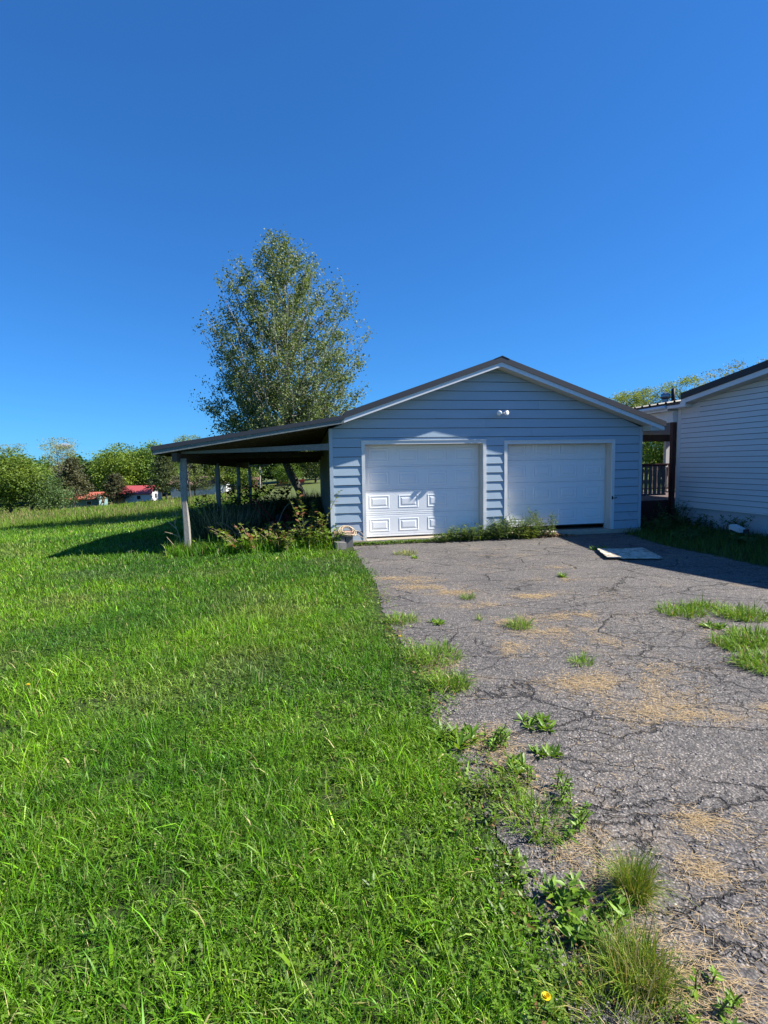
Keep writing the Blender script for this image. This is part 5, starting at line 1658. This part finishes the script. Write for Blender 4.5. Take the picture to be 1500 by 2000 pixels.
# ------------------------------------------------------------------ trees farther off
def crown_mesh(kind, seed, R_, Ht, n_cl, per, leaf, colA, colB, base=.25):
    r = np.random.default_rng(seed)
    cs, co = [], []
    for i in range(n_cl):
        if kind == 'round':
            v = r.normal(size=3); v /= np.linalg.norm(v)
            rr = r.uniform(.45, .95)
            z = base * Ht + (Ht * (1 - base)) * (.5 + .5 * v[2] * rr)
            f = 1.0
            c = np.array([v[0] * rr * R_ * f, v[1] * rr * R_ * f, z])
            s = R_ * r.uniform(.20, .36)
            pts = c + np.clip(r.normal(0, 1, (per, 3)), -1.7, 1.7) * s * np.array([.75, .75, .55])
        elif kind == 'pine':
            t = (i + .5) / n_cl
            z = base * Ht + Ht * (1 - base) * t
            a = i * 2.4 + r.normal(0, .3)
            w_ = R_ * (1 - t) ** .8 * r.uniform(.5, 1.0)
            k = np.sqrt(r.random((per, 1)))
            pts = np.concatenate([k * w_ * math.cos(a), k * w_ * math.sin(a), z + k * w_ * .12 + 0 * k], 1) + r.normal(0, 1, (per, 3)) * np.array([.32, .32, .12]) * (R_ / 3)
        else:                                          # sparse
            v = r.normal(size=3); v /= np.linalg.norm(v)
            z = base * Ht + Ht * (1 - base) * r.random() ** .8
            c = np.array([v[0] * R_ * .85, v[1] * R_ * .85, z])
            pts = c + r.normal(0, 1, (per, 3)) * R_ * np.array([.16, .16, .12])
        cs.append(pts)
        q = r.random()
        co.append(np.tile((np.array(colA) * q + np.array(colB) * (1 - q)), (len(pts), 1)) * r.uniform(.75, 1.25, (len(pts), 1)))
    cs, co = np.concatenate(cs), np.concatenate(co)
    cs[:, 2] = np.clip(cs[:, 2], .05, Ht * 1.02)
    n = len(cs)
    d = r.normal(size=(n, 3))
    nn = r.normal(size=(n, 3)) * .7 + np.array([0, 0, .6])
    ln = leaf * r.uniform(.6, 1.3, n)
    V, T_, Q, C = leaves(cs, d, nn, ln, ln * .75, co, .1)
    return np_mesh('crown', V, T_, Q, C, M['farleaf'])
def trunk_mesh(seed, Ht, r0, limbs=8, R_=2.5, base=.3, mat=None):
    r = np.random.default_rng(seed)
    b = MB()
    P = [(0, 0, -.3), (r.normal(0, .1), r.normal(0, .1), Ht * .3), (r.normal(0, .2), r.normal(0, .2), Ht * .6), (r.normal(0, .2), r.normal(0, .2), Ht * .92)]
    b.tube(P, [r0, r0 * .8, r0 * .5, r0 * .12], 7)
    for i in range(limbs):
        z = Ht * r.uniform(base, .8); a = i * 2.4
        t = z / Ht
        b.tube([(0, 0, z), (R_ * .4 * math.cos(a), R_ * .4 * math.sin(a), z + Ht * .08), (R_ * .75 * math.cos(a), R_ * .75 * math.sin(a), z + Ht * .17)], [r0 * .35, r0 * .22, r0 * .06], 4, False)
    return b.build('trunk_proto', mat or M['bark']).data

LIB = {}
def lib(key, *a, tr=None):
    LIB[key] = (crown_mesh(*a), trunk_mesh(*tr))
BG, BD = (.17, .27, .035), (.08, .155, .025)
lib('oakA', 'round', 1, 3.6, 9.5, 60, 170, .27, BG, BD, .12, tr=(1, 8, .22, 8, 3))
lib('oakB', 'round', 2, 3.2, 10.5, 60, 170, .27, (.13, .24, .04), (.06, .13, .03), .12, tr=(2, 9, .22, 8, 3))
lib('oakC', 'round', 3, 4.2, 9.0, 70, 170, .27, (.21, .29, .03), BD, .10, tr=(3, 8, .24, 9, 3.2))
lib('shrub', 'round', 4, 3.2, 5.6, 52, 170, .20, (.14, .22, .075), (.07, .13, .04), .02, tr=(4, 4, .12, 8, 2))
lib('pineA', 'pine', 5, 3.4, 7.2, 40, 170, .24, (.12, .12, .06), (.07, .085, .04), .22, tr=(5, 7.0, .17, 14, 3, .2))
lib('pineB', 'pine', 6, 4.0, 8.2, 42, 170, .25, (.10, .125, .05), (.055, .08, .03), .18, tr=(6, 8.0, .19, 14, 3.4, .2))
lib('spruce', 'pine', 7, 3.0, 12.0, 52, 170, .28, (.08, .12, .04), (.04, .07, .025), .10, tr=(7, 11.5, .2, 10, 2.4, .2))
lib('sparse', 'sparse', 8, 3.0, 11.5, 50, 46, .19, (.26, .28, .10), (.15, .17, .06), .40, tr=(8, 11.5, .20, 22, 3.4, .30))
lib('spring', 'sparse', 9, 1.9, 9.5, 46, 95, .14, (.25, .30, .06), (.16, .22, .05), .30, tr=(9, 9.5, .16, 20, 2.8, .28))
for k_ in list(bpy.data.objects):
    if k_.name.startswith('trunk_proto'):
        bpy.data.objects.remove(k_)

def tree(key, name, label, X, Y, scale=1.0, zs=1.0, rot=0.0, group='trees beyond the field', dz=0):
    e = empty(name, label, 'tree', (X, Y, g1(X, Y) + dz), rot, group)
    e.scale = (scale, scale, scale * zs)
    cm, tm = LIB[key]
    link('crown', cm, e); link('trunk', tm, e)
    return e
def px(xp, Y):                                         # lateral position seen at a bearing, for planning distances
    return (xp - 750) / 1051.3 * Y
tree('oakC', 'leafy_tree', 'large bright green tree at the left border of the picture', -44.5, 64, .95, .90, .3)
tree('oakA', 'leafy_tree', 'bright green tree just right of the leftmost big tree', -48.5, 74, .95, .90, 1.1)
tree('shrub', 'round_shrub', 'rounded grey-green shrub tree in front of the teal shed', -41.6, 66, .95, .98, .7)
tree('pineA', 'brown_pine', 'brownish pine with flat boughs in front of the teal shed', -42.6, 74, .98, 1.0, .2)
tree('pineA', 'brown_pine', 'low spreading brownish pine left of the red-roofed shed', -37.8, 76, .82, .78, 1.6)
tree('pineB', 'brown_pine', 'brownish pine just right of the white gabled shed', -30.6, 76, .90, 1.0, 2.4)
tree('pineB', 'brown_pine', 'thin dark pine behind the front lean-to post', -28.0, 80, .72, 1.0, 3.4)
tree('oakB', 'leafy_tree', 'green tree rising behind the teal shed', -48, 96, 1.0, .90, .6)
tree('oakA', 'leafy_tree', 'green tree between the teal shed and the red-roofed shed, behind both', -42.5, 95, 1.05, .94, 2.2)
tree('oakC', 'leafy_tree', 'yellow-green round-topped tree behind the red roof', -49.5, 104, 1.12, 1.0, 2.0)
tree('oakC', 'leafy_tree', 'tall bright green tree above the white gabled shed', -44.5, 92, 1.1, 1.02, 4.0)
tree('oakA', 'leafy_tree', 'green tree just left of the lean-to roof end', -39.0, 94, 1.1, 1.0, 5.0)
tree('sparse', 'bare_tree', 'tall thin-leaved tree standing above the wood in front of the small cloud', -58.5, 98, 1.02, 1.02, .5)
tree('sparse', 'bare_tree', 'thin-leaved treetop above the leftmost trees', -64, 92, 1.0, .96, 1.8)
tree('sparse', 'bare_tree', 'second thin-leaved treetop left of the cloud', -62, 104, 1.0, .96, 2.9)
tree('spring', 'young_tree', 'pale leafy tree seen between the first two lean-to posts', -25.2, 70, .85, 1.0, .4)
tree('spring', 'young_tree', 'second pale leafy tree between the first two posts', -22.8, 74, .8, 1.0, 1.4)
tree('oakC', 'leafy_tree', 'yellow-green tree seen just right of the second post', -23.5, 84, .86, .9, 2.6)
tree('oakB', 'leafy_tree', 'green tree seen between the second and third posts', -24.0, 96, .95, 1.0, .9)
tree('spruce', 'dark_spruce', 'dark spruce seen between the third and fourth posts', -24.5, 100, .9, .8, 1.7)
tree('oakB', 'leafy_tree', 'green tree right of the fourth post, beside the utility pole', -24.0, 106, 1.0, 1.0, 3.3)
tree('spruce', 'dark_spruce', 'dark spruce left of the tall tree trunk', -20.0, 102, 1.0, .85, .8)
tree('oakA', 'leafy_tree', 'small field tree with a straight dark trunk by the tall tree', -15.6, 88, .62, .72, 4.4)
tree('spruce', 'dark_spruce', 'dark spruce right of the tall tree trunk', -15.5, 104, 1.05, .85, 2.5)
tree('pineB', 'brown_pine', 'shaggy pine near the garage side wall, far across the field', -12.6, 100, 1.25, 1.1, 5.1)
tree('spruce', 'dark_spruce', 'dark spruce seen against the garage side wall', -11.0, 96, .95, .85, 3.9)
tree('spring', 'young_tree', 'bright spring tree over the right end of the garage roof', 20.2, 46, .80, .86, .3, 'trees behind the house')
tree('spring', 'young_tree', 'tall thin spring tree beside the bright one over the garage roof', 21.9, 47, .80, .92, 1.2, 'trees behind the house')
tree('spring', 'young_tree', 'spring tree left of the roof vents', 23.4, 48, .80, .88, 2.4, 'trees behind the house')
tree('spring', 'bare_tree', 'thin-leaved treetop just above the house eave right of the vents', 25.6, 47, .84, .96, .7, 'trees behind the house')
tree('sparse', 'bare_tree', 'twiggy treetop above the middle of the house rake', 28.6, 47, .68, 1.02, 1.9, 'trees behind the house')
tree('sparse', 'bare_tree', 'twiggy treetop at the right border above the house roof', 31.2, 47, .70, 1.08, 3.1, 'trees behind the house')
tree('oakC', 'leafy_tree', 'sunlit green tree seen through the porch opening', 15.6, 29.0, .50, .80, .9, 'trees behind the house')
tree('shrub', 'round_shrub', 'lower green bush seen through the porch opening', 16.4, 30.5, .55, .6, 2.9, 'trees behind the house')

# the wood behind: one mass
cs, T0, C0, o_ = [], [], [], 0
base_me = {k: LIB[k][0] for k in ('oakA', 'oakB', 'oakC', 'spruce')}
arr = {}
for k, mm in base_me.items():
    v = np.zeros(len(mm.vertices) * 3, np.float32); mm.vertices.foreach_get('co', v)
    c = np.zeros(len(mm.vertices) * 4, np.float32); mm.color_attributes['Col'].data.foreach_get('color', c)
    arr[k] = (v.reshape(-1, 4, 3)[::2].reshape(-1, 3), c.reshape(-1, 4, 4)[::2, :, :3].reshape(-1, 3))
rows = []
for i in range(44):
    Xw = lint(-86, -8, i / 43)
    rows.append((Xw + random.gauss(0, 1.0), lint(100, 122, i / 43) + random.gauss(0, 3), random.uniform(.84, 1.0)))
for i in range(26):
    rows.append((lint(10, 60, i / 25), 66 + random.gauss(0, 3), random.uniform(.22, .34)))
for i, (Xw, Yw, s) in enumerate(rows):
    k = ('oakA', 'oakB', 'oakC', 'oakB', 'spruce' if Xw > -30 and Xw < 0 else 'oakC', 'oakA')[i % 6]
    v, c = arr[k]
    a = random.uniform(0, 6.28)
    vv = np.stack([v[:, 0] * math.cos(a) - v[:, 1] * math.sin(a), v[:, 0] * math.sin(a) + v[:, 1] * math.cos(a), v[:, 2]], 1) * s
    lf = vv.reshape(-1, 4, 3); m_ = lf.mean(axis=1, keepdims=True); vv = (m_ + (lf - m_) * 2.0).reshape(-1, 3)
    vv += np.array([Xw, Yw, g1(Xw, Yw) - .3])
    n = len(vv) // 4
    b_ = (np.arange(n) * 4)[:, None] + o_
    T0.append(np.concatenate([b_ + np.array([0, 2, 1]), b_ + np.array([0, 3, 2])])); o_ += len(vv)
    cs.append(vv); C0.append(c * random.uniform(.75, 1.1))
tag(link('far_wood', np_mesh('far_wood', np.concatenate(cs), np.concatenate(T0), None, np.concatenate(C0), M['farleaf'])), 'mixed green wood filling the distance behind the sheds', 'wood', None, 'stuff')

# ------------------------------------------------------------------ far buildings
def gable_shed(name, label, x, y, rot, w, dpt, eave, ridge, wallm, roofm, wins=(), cat='shed', rooft=.12, over=.3, winh=.5, gwin=True):
    """long side along local x"""
    e = empty(name, label, cat, (x, y, g1(x, y) - .1), rot)
    b = MB(); b.prism([(-dpt / 2, 0), (dpt / 2, 0), (dpt / 2, eave), (0, ridge), (-dpt / 2, eave)], 'x', -w / 2, w / 2); b.build('wall', wallm, e)
    s = (ridge - eave) / (dpt / 2)
    for sg in (-1, 1):
        b = MB(); ye = sg * (dpt / 2 + over); ze = eave - s * over
        b.hexa([(-w / 2 - over, ye, ze + .01), (w / 2 + over, ye, ze + .01), (w / 2 + over, 0, ridge + .01), (-w / 2 - over, 0, ridge + .01),
                (-w / 2 - over, ye, ze + rooft), (w / 2 + over, ye, ze + rooft), (w / 2 + over, 0, ridge + rooft), (-w / 2 - over, 0, ridge + rooft)])
        b.build('roof', roofm, e)
    for wx, ww in wins:
        f = MB().box(wx - ww / 2 - .08, wx + ww / 2 + .08, -dpt / 2 - .05, -dpt / 2 - .002, eave * .55 - .08, eave * .55 + winh + .08).build('window', M['farwhite'], e)
        MB().box(wx - ww / 2, wx + ww / 2, -dpt / 2 - .08, -dpt / 2 - .052, eave * .55, eave * .55 + winh).build('pane', M['windowdark'], f)
    if gwin:
        f = MB().box(w / 2 + .002, w / 2 + .05, -.45, .25, eave * .55, eave * .55 + .8).build('window', M['farwhite'], e)
        MB().box(w / 2 + .051, w / 2 + .08, -.37, .17, eave * .55 + .08, eave * .55 + .72).build('pane', M['windowdark'], f)
    return e
gable_shed('white_shed', 'small white shed with red metal roof, gable end lit', -35.6, 79, -.06, 4.4, 3.6, 1.75, 2.75, M['farwhite'], M['farred'], ((.6, .5),), over=.25, gwin=True)
e = gable_shed('teal_shed', 'long low teal shed with orange-red roof behind the brown pine', -44.6, 80, .12, 5.2, 4.0, 2.0, 2.75, M['farteal'], M['farorange'], ((-1.2, .5), (1.5, .6)))
gable_shed('white_house', 'long low white house behind the pines at the lean-to post', -31.0, 92, .1, 9.0, 5.0, 2.2, 3.3, M['farwhite'], M['farshingle'], ((-3, 1.1), (-1, 1.1), (1.5, 1.1), (3.3, .8)), 'house')
gable_shed('brown_house', 'small brown house with reddish roof seen between the rear posts', -26.2, 99, .2, 6.0, 5.0, 2.0, 3.4, M['farbrown'], M['farshingle'], ((-1.4, .9), (1.2, .9)), 'house')
gable_shed('white_cottage', 'white gable of a cottage seen left of the second post', -26.6, 84, .3, 3.0, 3.0, 2.1, 2.9, M['farwhite'], M['farshingle'], (), 'house', gwin=False)
# lumber frames by the teal shed
e = empty('lumber_stack', 'leaning raw lumber braces beside the teal shed', 'lumber', (-40.0, 77.5, g1(-40, 77.5)), .1)
for x0 in (-.7, .9):
    MB().bar((x0 - .35, 0, 0), (x0 + .5, .1, 1.9), .28, .08).build('brace', M['lumber'], e)
    MB().bar((x0 + .1, .3, 0), (x0 + .5, .12, 1.9), .12, .08).build('brace', M['lumber'], e)
MB().box(-1.6, 2.0, .2, 1.6, 1.75, 1.85).build('shelf_roof', M['farbrown'], e)
e = empty('lumber_box', 'upright brown crate left of the white shed', 'crate', (-37.7, 76.6, g1(-37.7, 76.6)), .1)
MB().box(-.6, .6, -.4, .4, 0, 1.5).build('body', M['lumber'], e)
for k in range(4): MB().box(-.62 + k * .32, -.36 + k * .32, -.44, -.41, .05, 1.45).build('plank', M['lumber'], e)
# utility pole
e = empty('utility_pole', 'pale utility pole with a transformer standing in the far field', 'utility pole', (-20.6, 90, g1(-20.6, 90)))
MB().tube([(0, 0, -.3), (0, 0, 4.6)], [.15, .12], 8).build('pole', M['pole'], e)
MB().tube([(.25, 0, 2.7), (.25, 0, 3.3)], .2, 10).build('transformer', M['steel'], e)
# distant red farm wagons
for k, (x, lab) in enumerate(((-17.0, 'faded red farm wagon at the far field edge, left of two'), (-14.6, 'dark red farm wagon at the far field edge, right of two'))):
    e = empty('farm_wagon', lab, 'wagon', (x, 93, g1(x, 93)), .2, 'wagons across the field')
    MB().hexa([(-.9, -.5, .45), (.9, -.5, .45), (.9, .5, .45), (-.9, .5, .45), (-1.0, -.6, .95), (1.0, -.6, .95), (1.0, .6, .95), (-1.0, .6, .95)]).build('bed', M['redmetal'], e)
    MB().bar((-.9, 0, .42), (-1.9, 0, .3), .08, .08).build('drawbar', M['redmetal'], e)
    for sx in (-.6, .6):
        for sy in (-.6, .6):
            MB().tube([(sx, sy - .06, .3), (sx, sy + .06, .3)], .3, 12).build('wheel', M['black'], e)

# small cumulus low behind the wood: a soft volume
def make_cloud():
    m = bpy.data.materials.new('cloud_vapour')
    m.use_nodes = True
    nt = m.node_tree
    nt.nodes.clear()
    out = nt.nodes.new('ShaderNodeOutputMaterial')
    pv = nt.nodes.new('ShaderNodeVolumePrincipled')
    pv.inputs['Color'].default_value = (1, 1, 1, 1)
    pv.inputs['Anisotropy'].default_value = 0.2
    t = nt.nodes.new('ShaderNodeTexCoord')
    ln = N(nt, 'ShaderNodeVectorMath', operation='LENGTH')
    L(nt, t.outputs['Object'], ln.inputs[0])
    nz = noise(nt, t.outputs['Object'], 2.6, 5, 0.6)
    a = N(nt, 'ShaderNodeMath', operation='MULTIPLY_ADD')
    L(nt, nz, a.inputs[0]); a.inputs[1].default_value = 1.9; a.inputs[2].default_value = -0.35
    d = N(nt, 'ShaderNodeMath', operation='SUBTRACT')
    L(nt, a.outputs[0], d.inputs[0]); L(nt, ln.outputs['Value'], d.inputs[1])
    mr = N(nt, 'ShaderNodeMapRange')
    mr.inputs['From Min'].default_value = 0.0
    mr.inputs['From Max'].default_value = 0.35
    mr.inputs['To Min'].default_value = 0.0
    mr.inputs['To Max'].default_value = 0.35
    L(nt, d.outputs[0], mr.inputs[0])
    L(nt, mr.outputs[0], pv.inputs['Density'])
    L(nt, pv.outputs[0], out.inputs['Volume'])
    b = MB(); b.ball((0, 0, 0), 1.0, 20, 12)
    o = b.build('cloud', m, None, True)
    o.location = (-531, 900, 40)
    o.scale = (27, 12, 11)
    tag(o, 'small white cloud low in the sky behind the bare tree', 'cloud', None, 'stuff')
make_cloud()
